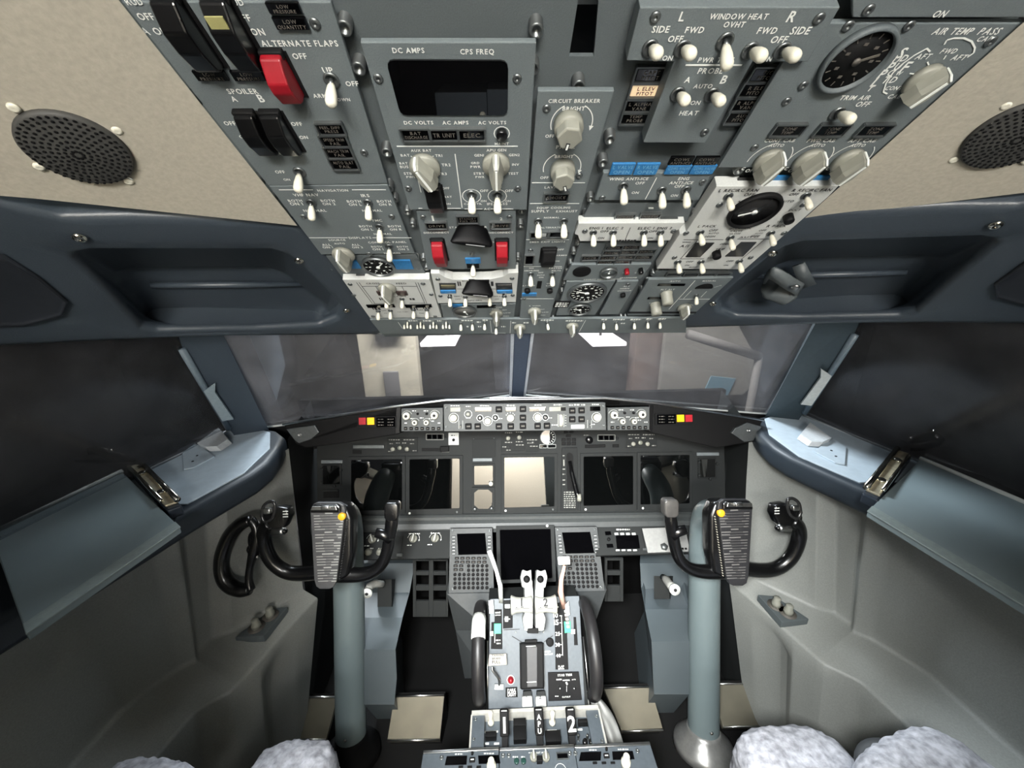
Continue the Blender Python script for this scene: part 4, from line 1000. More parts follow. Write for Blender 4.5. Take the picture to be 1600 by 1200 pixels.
# mode control panel
P = Panel(GS, 'mode_control_panel', 'wide grey mode control panel with pale knobs at the centre of the glareshield', 'control panel', [(693, 632), (946, 629), (947, 672), (694, 674)], MCPM, h=.02, thick=.033)
READ = mat('readout_grey', (120, 122, 112), .3)
for x, wd, m_ in ((711.5, 16, READ), (755, 26, GLOSSY), (798, 16, GLOSSY), (840, 26, GLOSSY), (871, 26, READ), (930, 16, GLOSSY)): P.lamp(x, 640-(x-700)*.006, wd, 7, '', m_, depth=.001)
P.lamp(847, 639, 10, 6, '', READ, depth=.0014); P.lamp(880, 639, 8, 6, '', BLACKM, depth=.0014)
def mk(x, y, r, m_=IVORY, hh=.012, ring=0):
    u, v = P.uv(x, y); rr = r/F_PX*1.11
    o = MB().lathe([(rr, 0), (rr, hh*.8), (rr*.85, hh), (rr*.4, hh*.95)], 20).build('rotary_knob', m_, P.root); o.location = (u, v, 0)
    if ring: P.arc(x, y, ring/F_PX*1.11, 0, 360, .0010)
mk(709, 653, 5.5, ring=7.5); mk(731.5, 647, 3, KNOBG, .008, 6); mk(750, 653, 3.4, BLACK, .008, 5); mk(762, 658, 5, ring=7); mk(774, 652.5, 3.4, BLACK, .008, 5); mk(797.5, 653, 5.6, ring=0); mk(840, 652, 5.2, ring=7); mk(852, 652, 3.4, BLACK, .008, 5); mk(932, 652, 5.6, ring=7.5)
for a in (30, 55, 90, 125, 150):
    u, v = P.uv(797.5, 652); P.let().box((u+.0135*math.cos(R(a)), v+.0135*math.sin(R(a)), .0005), (.0012, .0035, .0002), T=None)
for x, y in ((779.5, 639.5), (817, 639), (817, 652.5), (817, 665.5), (798, 666), (779.5, 666), (732, 666), (746.5, 666), (840, 665.5), (854.5, 665), (894, 641.5), (908.5, 641), (894, 655), (908.5, 655)):
    P.key(x, y, 10, 9.5, BLACKM, .004, mark=DIMT)
P.key(902.5, 666.5, 21, 6, WHITE, .004, 'disengage_bar'); 
u, v = P.uv(876.5, 657); o = MB().lathe([(.0185, -.0045), (.019, 0), (.0185, .0045)], 28, M.Translation(V((0, 0, -.008))) @ M.Rotation(R(90), 4, 'Y')).build('thumbwheel', IVORY, P.root); o.location = (u, v, 0)
P.line(872, 647, 872, 667, .0006); P.line(881, 647, 881, 667, .0006)
for i in range(5): P.line(882.5, 649+i*4, 885, 649+i*4, .0006)
for x, y in ((720, 664), (921, 663)): P.line(x-3, y-7, x-3, y+6, .0006); P.line(x+3, y-7, x+3, y+6, .0006); P.toggle(x, y, .45, 20, m=METAL)
for x0, x1, y in ((704, 718, 634), (728, 735, 635), (750, 764, 634), (792, 804, 633.5), (835, 846, 633), (865, 878, 632.5), (889, 895, 633), (897, 905, 632.5), (908, 914, 632.5), (925, 936, 632), (728, 735, 653), (779, 785, 654), (857, 863, 653), (862, 871, 664), (924, 930, 663)): P.scrib(x0, x1, y, hpx=1.8)
for q in ((697, 637), (697, 667), (943, 634), (943, 664)): P.screw(*q)
P.done()
for side, x0, nm in ((-1, 627, 'left'), (1, 949.5, 'right')):
    dy = 0 if side < 0 else -1.5
    P = Panel(GS, 'display_control_panel', 'small grey display control panel with four pale knobs %s of the mode control panel' % nm, 'control panel',
              [(x0, 639+dy), (x0+65, 637.5+dy), (x0+65, 673+dy), (x0, 674+dy)], MCPM, h=.012, thick=.025, group='display control panels')
    sh = x0-627
    for x, y, r in ((636, 650, 6), (679.5, 649, 6), (649, 660, 4.3), (667, 660, 4.3)):
        mk(x+sh, y+dy, r*.95, IVORY, .014); u, v = P.uv(x+sh, y+dy); P.let(INK).lathe([(r*.4/F_PX*1.1, .0142), (r*.35/F_PX*1.1, .0144)], 10, M.Translation(V((u, v, 0)))); P.arc(x+sh, y+dy, (r+2)/F_PX*1.11, 20, 160, .0006)
    for x in (653, 667): P.button(x+sh, 646.5+dy, 2, BLACKM)
    for i in range(7): P.key(634+sh+i*8.6, 669.5+dy, 5.2, 5, BLACKM, .003, mark=DIMT)
    for a, b_, y in ((644, 651, 642), (662, 669, 642), (641, 647, 654), (656, 662, 653), (674, 679, 658), (684, 689, 661), (632, 637, 661), (670, 675, 654)): P.scrib(a+sh, b_+sh, y+dy, hpx=1.6)
    P.done()
# instrument panel board
mp = Panel(MI, 'instrument_panel', 'broad dark grey instrument panel board holding the displays under the glareshield', 'instrument panel',
           [(495, 671), (1131, 666), (1134, 800), (496, 808)], MIPM, h=0, thick=.02, ink=LEGG)
def ipanel(pts, m_=MIPD, h=.002, nm='sub_panel'):
    return MB().prism([mp.uv(*q) for q in pts], 0, h, .0006).build(nm, m_, mp.root)
# left small items
ipanel([(553, 695), (601, 695), (601, 700), (553, 700)], DMETAL, .008, 'grab_strip'); ipanel([(551, 703), (565, 703), (565, 709), (551, 709)], BLACKM, .002, 'dark_slot')
P = mp
for x0, y0, nmx in ((605, 684, 0), (978, 676, 0)):
    ipanel([(x0, y0), (x0+48, y0-1), (x0+48, y0+23), (x0, y0+24)], MIPD, .003, 'selector_panel')
    for dx, dy in ((10, 17), (32, 17), (21, 15)):
        u, v = P.uv(x0+dx, y0+dy); o = MB().lathe([(.0075, .003), (.0072, .012), (.005, .014)], 16).build('selector_knob', MATS['knob_grey'] if dx != 21 else MATS['readout_grey'], P.root); o.location = (u, v, 0)
    for a, b_, y in ((3, 20, 3), (26, 44, 3), (4, 9, 9), (14, 20, 8), (24, 30, 8), (36, 42, 9), (2, 7, 21), (40, 46, 20)): P.scrib(x0+a, x0+b_, y0+y, hpx=1.6, z=.0035)
for x0, y0 in ((667, 678), (935, 679.5)):
    fr_ = MB()
    for i in range(3): P.lamp(x0+4+i*8.2, y0+4.5, 6.4, 6.6, '')
    for a in ((x0-1, y0, x0+26, y0), (x0-1, y0+9, x0+26, y0+9), (x0-1, y0, x0-1, y0+9), (x0+26, y0, x0+26, y0+9)): P.line(*a, wd=.0016)
    P.button(x0+29, y0+5, 2, MIPD)
ipanel([(701, 676), (717, 676), (717, 695), (701, 695)], WHITEP, .004, 'switch_plate'); P.button(709, 687, 2.2, BLACKM, .010); P.scrib(705, 713, 680, INK, 1.6, z=.0045); 
ipanel([(659, 700), (690, 700), (690, 705), (659, 705)], BLACKM, .002, 'dark_slot'); P.key(695, 701, 14, 9, BLACKM, .008, 'slot_lever'); P.line(690, 706, 702, 706, .0012)
ipanel([(738, 686), (774, 685), (774, 714), (738, 715)], MIPD, .003, 'blank_plate')
for q in ((740, 687), (772, 686)): P.screw(*q)
ipanel([(783, 675), (820, 675), (820, 704), (783, 705)], MIPD, .003, 'selector_panel')
for dx, dy in ((794, 684), (811, 683)):
    u, v = P.uv(dx, dy); o = MB().lathe([(.0075, .003), (.0072, .012), (.005, .014)], 16).build('selector_knob', KNOBG, P.root); o.location = (u, v, 0); P.scrib(dx-5, dx+6, dy+7, hpx=1.6, z=.0035); P.scrib(dx-5, dx+6, dy-8, hpx=1.6, z=.0035)
P.toggle(794, 697, .4, 20, m=METAL); P.scrib(785, 791, 698, hpx=1.6, z=.0035); P.scrib(806, 818, 695, hpx=1.6, z=.0035); P.scrib(791, 798, 703, hpx=1.4, z=.0035); P.lamp(810, 700, 12, 4, '')
ipanel([(821, 675), (842, 675), (842, 705), (821, 706)], MIPD, .003, 'selector_panel'); P.lamp(832, 677, 11, 4, ''); P.toggle(836, 690, .5, 40, -70, m=METAL); P.scrib(823, 840, 687, hpx=1.8, z=.0035); P.scrib(824, 834, 692, hpx=1.6, z=.0035); P.scrib(828, 840, 697, hpx=1.6, z=.0035); P.lamp(832, 703, 13, 5, '')
u, v = P.uv(856, 683); rr = 11.5/F_PX*1.28
o = MB().lathe([(rr*1.08, 0), (rr*1.08, .004), (rr, .006), (rr*.98, .003), (.0002, .003)], 28).build('flap_gauge', DMETAL, P.root); o.location = (u, v, 0)
MB().prism([(rr*.97*math.cos(R(a)), rr*.97*math.sin(R(a))) for a in range(75, 280, 10)], .003, .0036).build('pale_sector', mat('pale_dial', (214, 200, 186), .3), o)
MB().prism([(rr*.97*math.cos(R(a)), rr*.97*math.sin(R(a))) for a in list(range(-80, 76, 10))], .003, .0038).build('dial', BLACKM, o)
tk = MB()
for a in range(-70, 75, 24): tk.box((rr*.75, 0, .004), (rr*.25, rr*.07, .0003), T=M.Rotation(R(a), 4, 'Z'))
tk.build('dial_marks', WHITE, o)
P.bezel_lamp(849, 697, 10, 4); P.bezel_lamp(862, 697, 11, 4)
for x, y, wd, ht in ((884, 675, 6, 4), (893, 675, 6, 4), (888, 681, 8, 4), (880.5, 687, 6.5, 5), (888.5, 687, 6.5, 5), (896.5, 687, 6.5, 5), (880.5, 693, 6.5, 5), (888.5, 693, 6.5, 5), (896.5, 693, 6.5, 5)): P.key(x, y, wd, ht, BLACKM, .003)
u, v = P.uv(920, 687); MB().lathe([(.012, 0), (.012, .01), (.009, .014)], 20).build('selector_knob', BLACK, P.root).location = (u, v, 0); P.scrib(912, 920, 680, hpx=1.6)
P.key(930, 697, 32, 5, BLACKM, .002, 'dark_slot'); P.key(962, 696.5, 10, 5, BLACKM, .002, 'dark_slot')
for x0, x1, y in ((503, 536, 721), (1088, 1122, 709), (739, 769, 718)): ipanel([(x0, y-2.2), (x1, y-2.5), (x1, y+2.3), (x0, y+2.6)], mat('label_strip_%d' % x0, (110, 116, 118), .5), .006, 'label_strip')
P.done()
def du(corn, label, cat='display', name='display_unit', grp='large dark displays', bz=5, fr=MI, h=.006, bot=0, m_=MIPM, r=.004, scr=None):
    (xa, ya), (xb, yb), (xc, yc), (xd, yd) = corn
    Q = Panel(fr, name, label, cat, [(xa-bz, ya-bz), (xb+bz, yb-bz), (xc+bz, yc+bz+bot), (xd-bz, yd+bz+bot)], m_, h=h, thick=.006, group=grp)
    Q.window(corn, scr or SCREEN, 'screen', .0008, r=r)
    for (x1, y1), (x2, y2) in zip(corn, corn[1:]+corn[:1]): Q.line(x1, y1, x2, y2, .0022, BLACKM, z=.0006)
    return Q
Q = du([(549, 719), (628, 717.5), (628, 796), (549, 798)], 'dark square display at the far left of the instrument panel'); Q.done()
Q = du([(640, 718), (718, 716.5), (718, 794), (640, 796)], 'dark square display second from the left, partly hidden by nothing, bright strip reflected') if 0 else du([(640, 718), (718, 716.5), (718, 794), (640, 796)], 'dark square display just left of the two small standby instruments', bot=5); Q.screw(640, 802, 1, WHITE); Q.screw(714, 800, .9); Q.done()
Q = du([(788, 715), (866, 714), (866, 791), (788, 793)], 'square centre display above the thrust levers with a bright reflection', bot=5); Q.screw(790, 798, 1, WHITE); Q.screw(864, 796, .9); Q.done()
Q = du([(912, 713.5), (989, 712.5), (989, 788), (912, 790)], 'dark square display just right of the landing gear lever', bot=4); Q.screw(915, 796, 1, WHITE); Q.done()
Q = du([(1001, 712), (1077, 711), (1077, 786), (1001, 788)], 'dark square display at the far right of the instrument panel', bot=4); Q.screw(1004.5, 794, 1, WHITE); Q.done()
Q = du([(741, 728), (770, 727.5), (770, 757), (741, 757.5)], 'small square standby instrument with a white knob, above its twin', 'instrument', 'standby_instrument', 'standby instruments', 3, h=.007, r=.003); u, v = Q.uv(767, 755); MB().lathe([(.007, 0), (.007, .010), (.0055, .012)], 16).build('knob', IVORY, Q.root).location = (u, v, 0); Q.done()
Q = du([(741, 767), (747, 764), (763, 764), (770, 768), (770, 790), (764, 795), (747, 795), (741, 791)][:4], '', None) if 0 else Panel(MI, 'standby_instrument', 'small eight-sided standby instrument below the square one with the white knob', 'instrument', [(737, 762), (773, 761.5), (773, 799), (737, 799.5)], MIPM, h=.006, thick=.008, group='standby instruments')
Q.window([(741, 770), (747, 765), (763, 765), (769, 770), (769, 788), (763, 795), (748, 795), (741, 789)], SCREEN, 'screen', .0008)
for q in ((742, 795), (768, 794)):
    u, v = Q.uv(*q); MB().lathe([(.0055, 0), (.0055, .006), (.004, .008)], 14).build('knob', DMETAL, Q.root).location = (u, v, 0)
Q.done()
for nm, c in (('left', [(505, 728), (530, 727.5), (531, 756), (505, 756.5)]), ('right', [(1094, 718), (1117, 717.5), (1117, 745), (1094, 745.5)])):
    Q = du(c, 'small black square clock at the %s end of the instrument panel' % nm, 'clock', 'clock', 'panel clocks', 2.5, h=.005, r=.003, m_=MIPD)
    for (x, y) in ((c[0][0]-2, c[0][1]+4), (c[1][0]+3, c[1][1]+7), (c[3][0]-2, c[3][1]-3), (c[2][0]-8, c[2][1]+3)): Q.button(x, y, 2, MIPM, .006)
    Q.done()
Q = Panel(MI, 'air_vent_slot', 'small black slot panel under the left clock', 'slot', [(505, 767), (529, 766.5), (529, 778), (505, 778.5)], BLACKM, h=.004, thick=.006); Q.key(517, 766, 24, 3, MIPM, .006, 'lip'); Q.done()
# landing gear lever panel
Q = Panel(MI, 'landing_gear_panel', 'narrow panel with a black slot and the landing gear lever right of the centre display', 'gear lever panel', [(878, 700), (902, 699.5), (904, 797), (876, 798)], MIPD, h=.006, thick=.006, ink=LEGG)
u0, v0 = Q.uv(890, 709); u1, v1 = Q.uv(891, 766)
MB().prism([(u0-.011, v0-.008), (u0-.008, v0), (u0, v0+.004), (u0+.008, v0), (u0+.011, v0-.008), (u1+.012, v1), (u1-.010, v1)], 0, .002).build('slot', BLACKM, Q.root)
o = MB().tube([V((u0, v0-.025, .002)), V((u0+.002, (v0+v1)/2, .022)), V((u1+.012, v1+.004, .05)), V((u1+.017, v1-.006, .06))], [.006, .007, .008, .008], 12).build('gear_lever', BLACK, Q.root)
MB().lathe([(.0115, -.006), (.0125, 0), (.0115, .006)], 20, M.Translation(V((u1+.018, v1-.008, .058))) @ M.Rotation(R(78), 4, 'Y')).build('wheel_knob', KNOBG, o)
for i in range(8): Q.scrib(881, 899, 769+i*3.4, hpx=2)
for y in (712, 733, 741, 750, 757): Q.scrib(879, 883, y, hpx=2)
Q.scrib(880, 882, 723, hpx=14); Q.done()
# ledge under the displays
b = MB(); rows = []
for h_, y in ((-.01, 805), (.012, 805.5), (.020, 808), (.020, 812), (.030, 816), (.036, 823), (.034, 829), (.0, 832)):
    rows.append([MI.at(*MI.px(x, y-(x-490)*.0125, 0), h_) for x in (489, 700, 930, 1142)])
b.loft(rows, closed=False, smooth=False); o = b.build('panel_ledge', mat('ledge_grey', (62, 65, 65), .5)); tag(o, 'stepped grey ledge running across under the row of displays', 'ledge')
# ---------------------------------------------------------------- lower panels
LP = atd(815, 828, 1.24); LT = R(30)
LO = Frame(LP, (1, 0, 0), (0, math.sin(LT), math.cos(LT)))
LD = Frame(LP, (1, 0, 0), (0, math.sin(R(58)), math.cos(R(58))))   # flatter side shelves
Q = Panel(LD, 'lower_left_panel', 'sloping grey lower panel with ringed knobs behind the left control wheel', 'control panel', [(560, 830), (704, 828), (702, 872), (558, 874)], MIPM, h=.0, thick=.012)
for x, y, r, a in ((582, 843, .0125, 25), (646, 842, .0125, -8), (680, 841.5, .0125, -10)): Q.knob(x, y, r, a, .014); Q.arc(x, y, r*1.5, 50, -10, .0009, arrow=True); Q.arc(x, y, r*1.5, 110, 170, .0009)
for x, y in ((576, 863), (594, 863)): u, v = Q.uv(x, y); MB().lathe([(.011, 0), (.011, .006), (.006, .008), (.006, .016)], 18).build('push_knob', KNOBG, Q.root).location = (u, v, 0)
Q.scrib(639, 656, 834, hpx=2); Q.scrib(673, 688, 833, hpx=2); Q.scrib(636, 643, 852, hpx=1.8); Q.scrib(668, 675, 851, hpx=1.8); Q.scrib(577, 583, 857, hpx=1.8); Q.scrib(591, 598, 857, hpx=1.8); Q.scrib(569, 577, 853, hpx=1.8)
Q.line(630, 837, 626, 868, .0022, BLACKM); Q.key(625, 868, 9, 5, DMETAL, .008, 'latch'); Q.done()
Q = Panel(LD, 'lower_right_panel', 'sloping grey lower panel with a small black display right of the right keypad unit', 'control panel', [(930, 824), (1118, 820), (1122, 863), (932, 868)], MIPM, h=.0, thick=.012)
Q.window([(962, 837), (997, 836), (1000, 857), (964, 858)], GLOSSY, 'display_window', .001, r=.003)
Q.lamp(950, 833.5, 9, 6, ''); Q.lamp(953, 853, 10, 6, ''); Q.button(951, 843, 2.5); Q.scrib(963, 984, 827.5, hpx=2.2)
for i, x in enumerate((963, 972, 981, 990)): Q.key(x, 834.5, 6, 3.5, WHITEP, .003); Q.key(x+2, 860, 6, 2.5, WHITEP, .003)
MB().prism([Q.uv(*q) for q in ((1003, 826), (1070, 824), (1078, 862), (1012, 864))], 0, .003, .0006).build('pale_cover', mat('cover_grey', (150, 150, 148), .4), Q.root)
Q.line(1002, 827, 1009, 862, .0016, BLACKM); Q.key(1007, 859, 7, 4, DMETAL, .006, 'latch')
u, v = Q.uv(1037, 855); MB().lathe([(.012, .003), (.012, .008), (.005, .012)], 5).build('selector_knob', DMETAL, Q.root).location = (u, v, 0)
for x in (1066, 1071): Q.button(x, 858, 1.6)
Q.done()
Q = du([(781, 828), (860, 826.5), (863, 903), (783, 906)], 'large black lower display between the two keypad units', fr=LO, h=.02, bz=6, m_=MIPM, scr=mat('lower_screen', (4, 4, 5), .4, spec=0)); Q.screw(855, 821.5, 1.1, WHITE); Q.done()
def keypad(x0, y0, sk, label):
    """control display unit: screen, six line keys each side, key block"""
    c = [(x0, y0), (x0+66, y0-1), (x0+69+sk, y0+99), (x0-2+sk, y0+101)]
    Q = Panel(LO, 'keypad_display_unit', label, 'keypad unit', c, STANDM, h=.03, thick=.02, group='keypad display units')
    Q.window([(x0+11, y0+8), (x0+55, y0+7), (x0+58+sk*.4, y0+40), (x0+13+sk*.4, y0+41)], MATS['lower_screen'], 'screen', .0008)
    Q.done()
    for i in range(6):
        y = y0+13+i*5.2; s_ = sk*(i*5.2+13)/100
        for xx in (x0+6+s_, x0+61.5+s_): Q.key(xx, y, 7, 3, STANDM, .003, 'line_key', mark=WHITE)
    rows = ((46, 6, 8.6, 11), (52, 6, 8.6, 11), (58, 2, 8.6, 9), (64, 2, 8.6, 9))
    for dy, n, st, x_ in rows:
        for i in range(n): Q.key(x0+x_+sk*dy/100+i*st, y0+dy, 6.4, 4, BLACKM, .003, 'key', mark=DIMT)
    for r_ in range(6):
        for i in range(8):
            if r_ < 2 and i < 3: continue
            dy = 58+r_*6.8
            x = x0+8+sk*dy/100+i*7.1; 
            Q.button(x, y0+dy, 2.5, BLACKM, .003, 'key')
    for q in ((x0+4, y0+94), (x0+63+sk, y0+93), (x0+4, y0+3), (x0+62, y0+3)): Q.screw(*q)
    return Q
keypad(703, 826, 0, 'grey keypad unit with a black screen left of the lower display')
keypad(867, 824, 9, 'grey keypad unit with a black screen right of the lower display')
# centre stand boxes below the keypad units, rack frames with square holes
def stand(s):
    n0 = [(698, 928), (768, 927)] if s < 0 else [(877, 924), (948, 922)]
    a, b_ = [LO.at(*LO.px(x, y, .03), .028) for x, y in n0]
    c, d = (atd(712, 985, 1.235), atd(764, 985, 1.15)) if s < 0 else (atd(884, 980, 1.15), atd(926, 985, 1.235))
    e, f = (atd(726, 1060, 1.23), atd(764, 1060, 1.12)) if s < 0 else (atd(886, 1060, 1.12), atd(918, 1060, 1.23))
    bk = V((0, .22, 0)); m = MB()
    rings = [[a, b_, b_+bk, a+bk], [c, d, d+bk, c+bk], [e, f, f+bk, e+bk]]
    m.loft(rings, cap0=True, cap1=True, smooth=False)
    o = m.build('centre_stand', STANDM); tag(o, 'tapering grey box under the %s keypad unit beside the pedestal' % ('left' if s < 0 else 'right'), 'stand', 'stands under the keypad units')
stand(-1); stand(1)
def rack(xs, ys, px_o, label):
    fr_ = Frame(atd(670, 905, 1.30), (1, 0, 0), EY); Q = Panel(fr_, 'equipment_rack', label, 'rack', px_o, None, group='equipment racks')
    x0, x1 = px_o[0][0], px_o[1][0]; y0, y1 = px_o[0][1], px_o[2][1]
    b = MB()
    def bar(a, c, e, f): b.prism([Q.uv(a, e), Q.uv(c, e), Q.uv(c, f), Q.uv(a, f)], -.010, 0, .001)
    ex_ = [x0]+[v for x in xs for v in (x-10, x+10)]+[x1]; ey_ = [y0]+[v for y in ys for v in (y-8, y+8)]+[y1]
    for i in range(0, len(ex_), 2): bar(ex_[i], ex_[i+1], y0, y1)
    for i in range(0, len(ey_), 2): 
        for k in range(1, len(ex_)-1, 2): bar(ex_[k], ex_[k+1], ey_[i], ey_[i+1])
    b.build('rack_frame', MIPM, Q.root)
    b = MB(); b.prism([Q.uv(x0+1, y0+1), Q.uv(x1-1, y0+1), Q.uv(x1-1, y1-1), Q.uv(x0+1, y1-1)], -.13, -.12); b.build('dark_back', DARKW, Q.root)
    return Q
Q = rack((660, 687), (885, 907, 931), [(645, 875), (700, 875), (700, 964), (645, 964)], 'grey rack frame with six square holes left of the left keypad unit'); Q.done()
Q = rack((959,), (884, 907), [(945, 872), (974, 872), (974, 940), (945, 940)], 'grey rack frame with two square holes right of the right keypad unit'); Q.done()
# ---------------------------------------------------------------- control columns with wheels
YF = img_frame(.985)
def column(side):
    s = 1 if side == 'left' else -1
    def Y(x, y, h=0):
        if s < 0: x, y = 1660-x, y-5
        return V((*YF.px(x, y, h), h))
    loc = atd(549, 1160, 1.14) if s > 0 else atd(1098, 1150, 1.14)
    root = empty('control_column', loc)
    tag(root, 'grey control column with black %s control wheel, %s' % (('captain', 'left of the pedestal') if s > 0 else ('copilot', 'right of the pedestal')), 'control column', 'control columns')
    Ri = root.matrix_world.inverted(); Ri = M.Translation(-loc)
    T = Ri @ YF.mw(YF.O)
    # column tube
    if s > 0: pts = [atd(549, 1163, 1.14), atd(547, 1050, 1.14), atd(545.5, 940, 1.14), atd(544, 860, 1.14), atd(543, 824, 1.13), atd(538, 806, 1.09), atd(526, 806, 1.04)]
    else: pts = [atd(1099, 1152, 1.14), atd(1099.5, 1050, 1.14), atd(1100, 940, 1.14), atd(1101, 860, 1.14), atd(1103, 820, 1.13), atd(1109, 803, 1.09), atd(1124, 803, 1.04)]
    path = smooth_path(pts, 5)
    b = MB(); b.tube(path, lerp_list([.043, .043, .043, .043, .042, .040, .036], len(path)), 24, T=Ri); b.build('column_tube', TEAL, root)
    b = MB(); p0, p1 = pts[0], pts[1]; d = (p1-p0).normalized()
    q = d.to_track_quat('Z', 'Y').to_matrix().to_4x4()
    b.lathe([(.085, -.03), (.080, -.012), (.062, .004), (.048, .020), (.045, .03)], 28, Ri @ M.Translation(p0) @ q); b.build('base_boot', mat('boot_metal_%d' % s, (150, 150, 148), .3, .6) if s < 0 else BLACKM, root)
    k = M.Translation(p0+d*.06+V((0, -.043, .005)))
    MB().lathe([(.005, 0), (.004, .004)], 10, Ri @ k @ M.Rotation(R(90), 4, 'X')).build('screw', METAL, root)
    # hub body and checklist plate
    pl = [(487, 796), (491, 787), (497, 784), (532, 784), (539, 788), (541, 797), (536, 840), (528, 903), (523, 915), (517, 918), (502, 918), (496, 914), (493, 903)]
    b = MB(); b.prism([Y(x, y, 0).xy for x, y in [(492, 790), (541, 790), (550, 812), (549, 870), (543, 903), (527, 912), (500, 914)]], -.050, -.004, .010, T, 3, True); b.build('hub', BLACK, root)
    b = MB(); b.prism([Y(x, y).xy for x, y in pl], -.004, .008, .002, T); plate = b.build('checklist_plate', mat('card_grey_%d' % s, (74, 74, 75) if s > 0 else (40, 40, 42), .45), root)  # left card coloured paler for the light falling on it
    ln = MB(); rnd = random.Random(3)
    heads = {0: 1, 7: 1, 10: 1, 15: 1, 20: 1}
    for i in range(26):
        y = 802+i*4.25; f = (y-796)/120.; xl = 489.5+f*8; xr = 538.5-f*14 if s > 0 else 538.5-f*14
        if s < 0: xl, xr = xl-1, xr-1
        def bar(a, c, hh):
            u0 = Y(a, y, .0082); u1 = Y(c, y, .0082); ln.box(((u0.x+u1.x)/2, u0.y, .0084), (abs(u1.x-u0.x), hh, .0003), T=T)
        if i in heads: w_ = 9 if i in (10, 15) else 6; bar((xl+xr)/2-w_, (xl+xr)/2+w_, .0030); continue
        a, c = (xl, xl+rnd.uniform(7, 16)), (xr-rnd.uniform(4, 12), xr)
        if s < 0: a, c = (xr-(a[1]-a[0]), xr), (xl, xl+(c[1]-c[0]))
        bar(*a, .0021); bar(*c, .0021); bar(xl, xr, .0006)
    ln.build('checklist_print', mat('print_grey_%d' % s, (160, 160, 156) if s > 0 else (110, 108, 106), .6), plate, fix=False)
    b = MB(); b.prism([Y(x, y).xy for x, y in ((490, 798), (491, 788), (497, 785), (531, 785), (536, 789), (536, 798))], .008, .018, .003, T); cl = b.build('clip', BLACK, root)
    b = MB(); b.prism([Y(x, y).xy for x, y in ((492, 793), (494, 787), (530, 786.5), (532, 793))], .018, .022, .001, T); 
    c0 = Y(516, 788); b.box((c0.x, c0.y, .026), (.02, .010, .010), .002, T=T); b.build('clip_spring', METAL, cl)
    c0 = Y(536.5, 805); b = MB(); b.lathe([(.0095, .004), (.0095, .011), (.008, .013)], 18, T @ M.Translation(V((c0.x, c0.y, 0)))); b.build('orange_marker', mat('marker_orange_%d' % s, (250, 176, 40), .4, emit=.15), root)  # faint glow added to the marker, which is no lamp
    rv = MB()
    for i in range(24):
        c0 = Y(543.5-i*.55, 812+i*4, -.002); rv.lathe([(.0016, -.004), (.0012, .0015)], 6, T @ M.Translation(V((c0.x, c0.y, 0))))
    rv.build('edge_counter_dots', mat('dots_%d' % s, (60, 60, 60) if s > 0 else (170, 165, 150), .5), root)
    if s < 0:
        tm = MB()
        for i, (x, y) in enumerate(((549, 818), (553, 812), (556, 806), (552, 800))):
            c0 = Y(x+1, y-8, -.03); tm.box((c0.x, c0.y, -.02), (.004, .010, .004), T=T @ M.Translation(V((0, 0, 0))))
        tm.build('neck_marks', BLACKM, root)
    # outer grip (with trim switch head) and inner grip
    wh = MB()
    P1 = smooth_path([Y(500, 893, -.03), Y(470, 896, -.03), Y(447, 893, -.028), Y(428, 880, -.022), Y(417, 862, -.016), Y(412, 842, -.010), Y(415, 826, -.004), Y(424, 817, 0)], 5)
    wh.tube(P1, lerp_list([.020, .0185, .0175, .017, .0175, .0185, .019, .017], len(P1)), 16, T=T)
    P2 = smooth_path([Y(525, 897, -.03), Y(560, 898, -.03), Y(582, 893, -.028), Y(597, 880, -.024), Y(605, 860, -.018), Y(609, 838, -.014), Y(612, 818, -.010), Y(613, 806, -.008)], 5)
    wh.tube(P2, lerp_list([.021, .0185, .0165, .0155, .015, .0155, .0165, .015], len(P2)), 16, T=T)
    wh.tube([Y(610, 842, -.014), Y(602, 836, -.008), Y(587, 832, 0)], [.016, .0135, .0115], 14, T=T)
    wheel = wh.build('control_wheel', BLACK, root)
    b = MB(); b.prism([Y(x, y).xy for x, y in ((602, 788), (605, 784), (621, 784), (624.5, 788), (624, 807), (620, 812), (606, 812), (602, 807))], -.018, .012, .004, T, 3, True); b.build('thumb_paddle', mat('paddle_%d' % s, (66, 64, 62), .4) if s < 0 else MATS['black_plastic'], wheel)
    # switch head
    b = MB(); c = [Y(412, 832), Y(409, 812), Y(414, 796), Y(436, 790), Y(452, 793), Y(455, 806), Y(448, 822), Y(436, 832)]
    b.prism([p.xy for p in c], -.020, .010, .005, T, 3, True); hd = b.build('switch_head', BLACK, wheel)
    b = MB(); ring = smooth_path([Y(x, y, .012) for x, y in ((409, 806), (412, 791), (421, 784), (429, 786), (429, 800), (424, 811), (414, 815), (409, 806))], 4)[:-1]
    b.tube(ring, .0042, 8, closed=True, T=T); b.build('switch_hood', mat('hood_edge_%d' % s, (60, 60, 60), .2, .5), wheel)
    b = MB(); a0 = Y(419, 798, .012); b.box((a0.x, a0.y, .014), (.018, .014, .012), .003, T=T); b.build('trim_switch', METAL, wheel)
    tx = MB()
    for i in range(3):
        a0 = Y(446, 799+i*4.2, .0105); tx.box((a0.x, a0.y, .0106), (.013, .0022, .0003), T=T)
    tx.build('switch_marks', WHITE, hd, fix=False)
    b = MB(); b.tube([Y(428, 831, .006), Y(440, 830, .010), Y(444, 830, .011)], [.011, .0095, .0095], 12, T=T); b.build('button_barrel', METAL, wheel)
    b = MB(); b.tube([Y(443, 830, .011), Y(447, 829.5, .012)], [.0065, .006], 10, T=T); b.build('disconnect_button', BLACK, wheel)
    # check cover of the neck: dark fairing between hub and tube
    b = MB(); pf = [Y(541, 800, -.03), Y(548, 820, -.035), Y(549, 850, -.04), Y(545, 890, -.04)]
    b.tube(pf, [.010, .012, .012, .010], 12, T=T); b.build('neck_fairing', BLACKM, root)
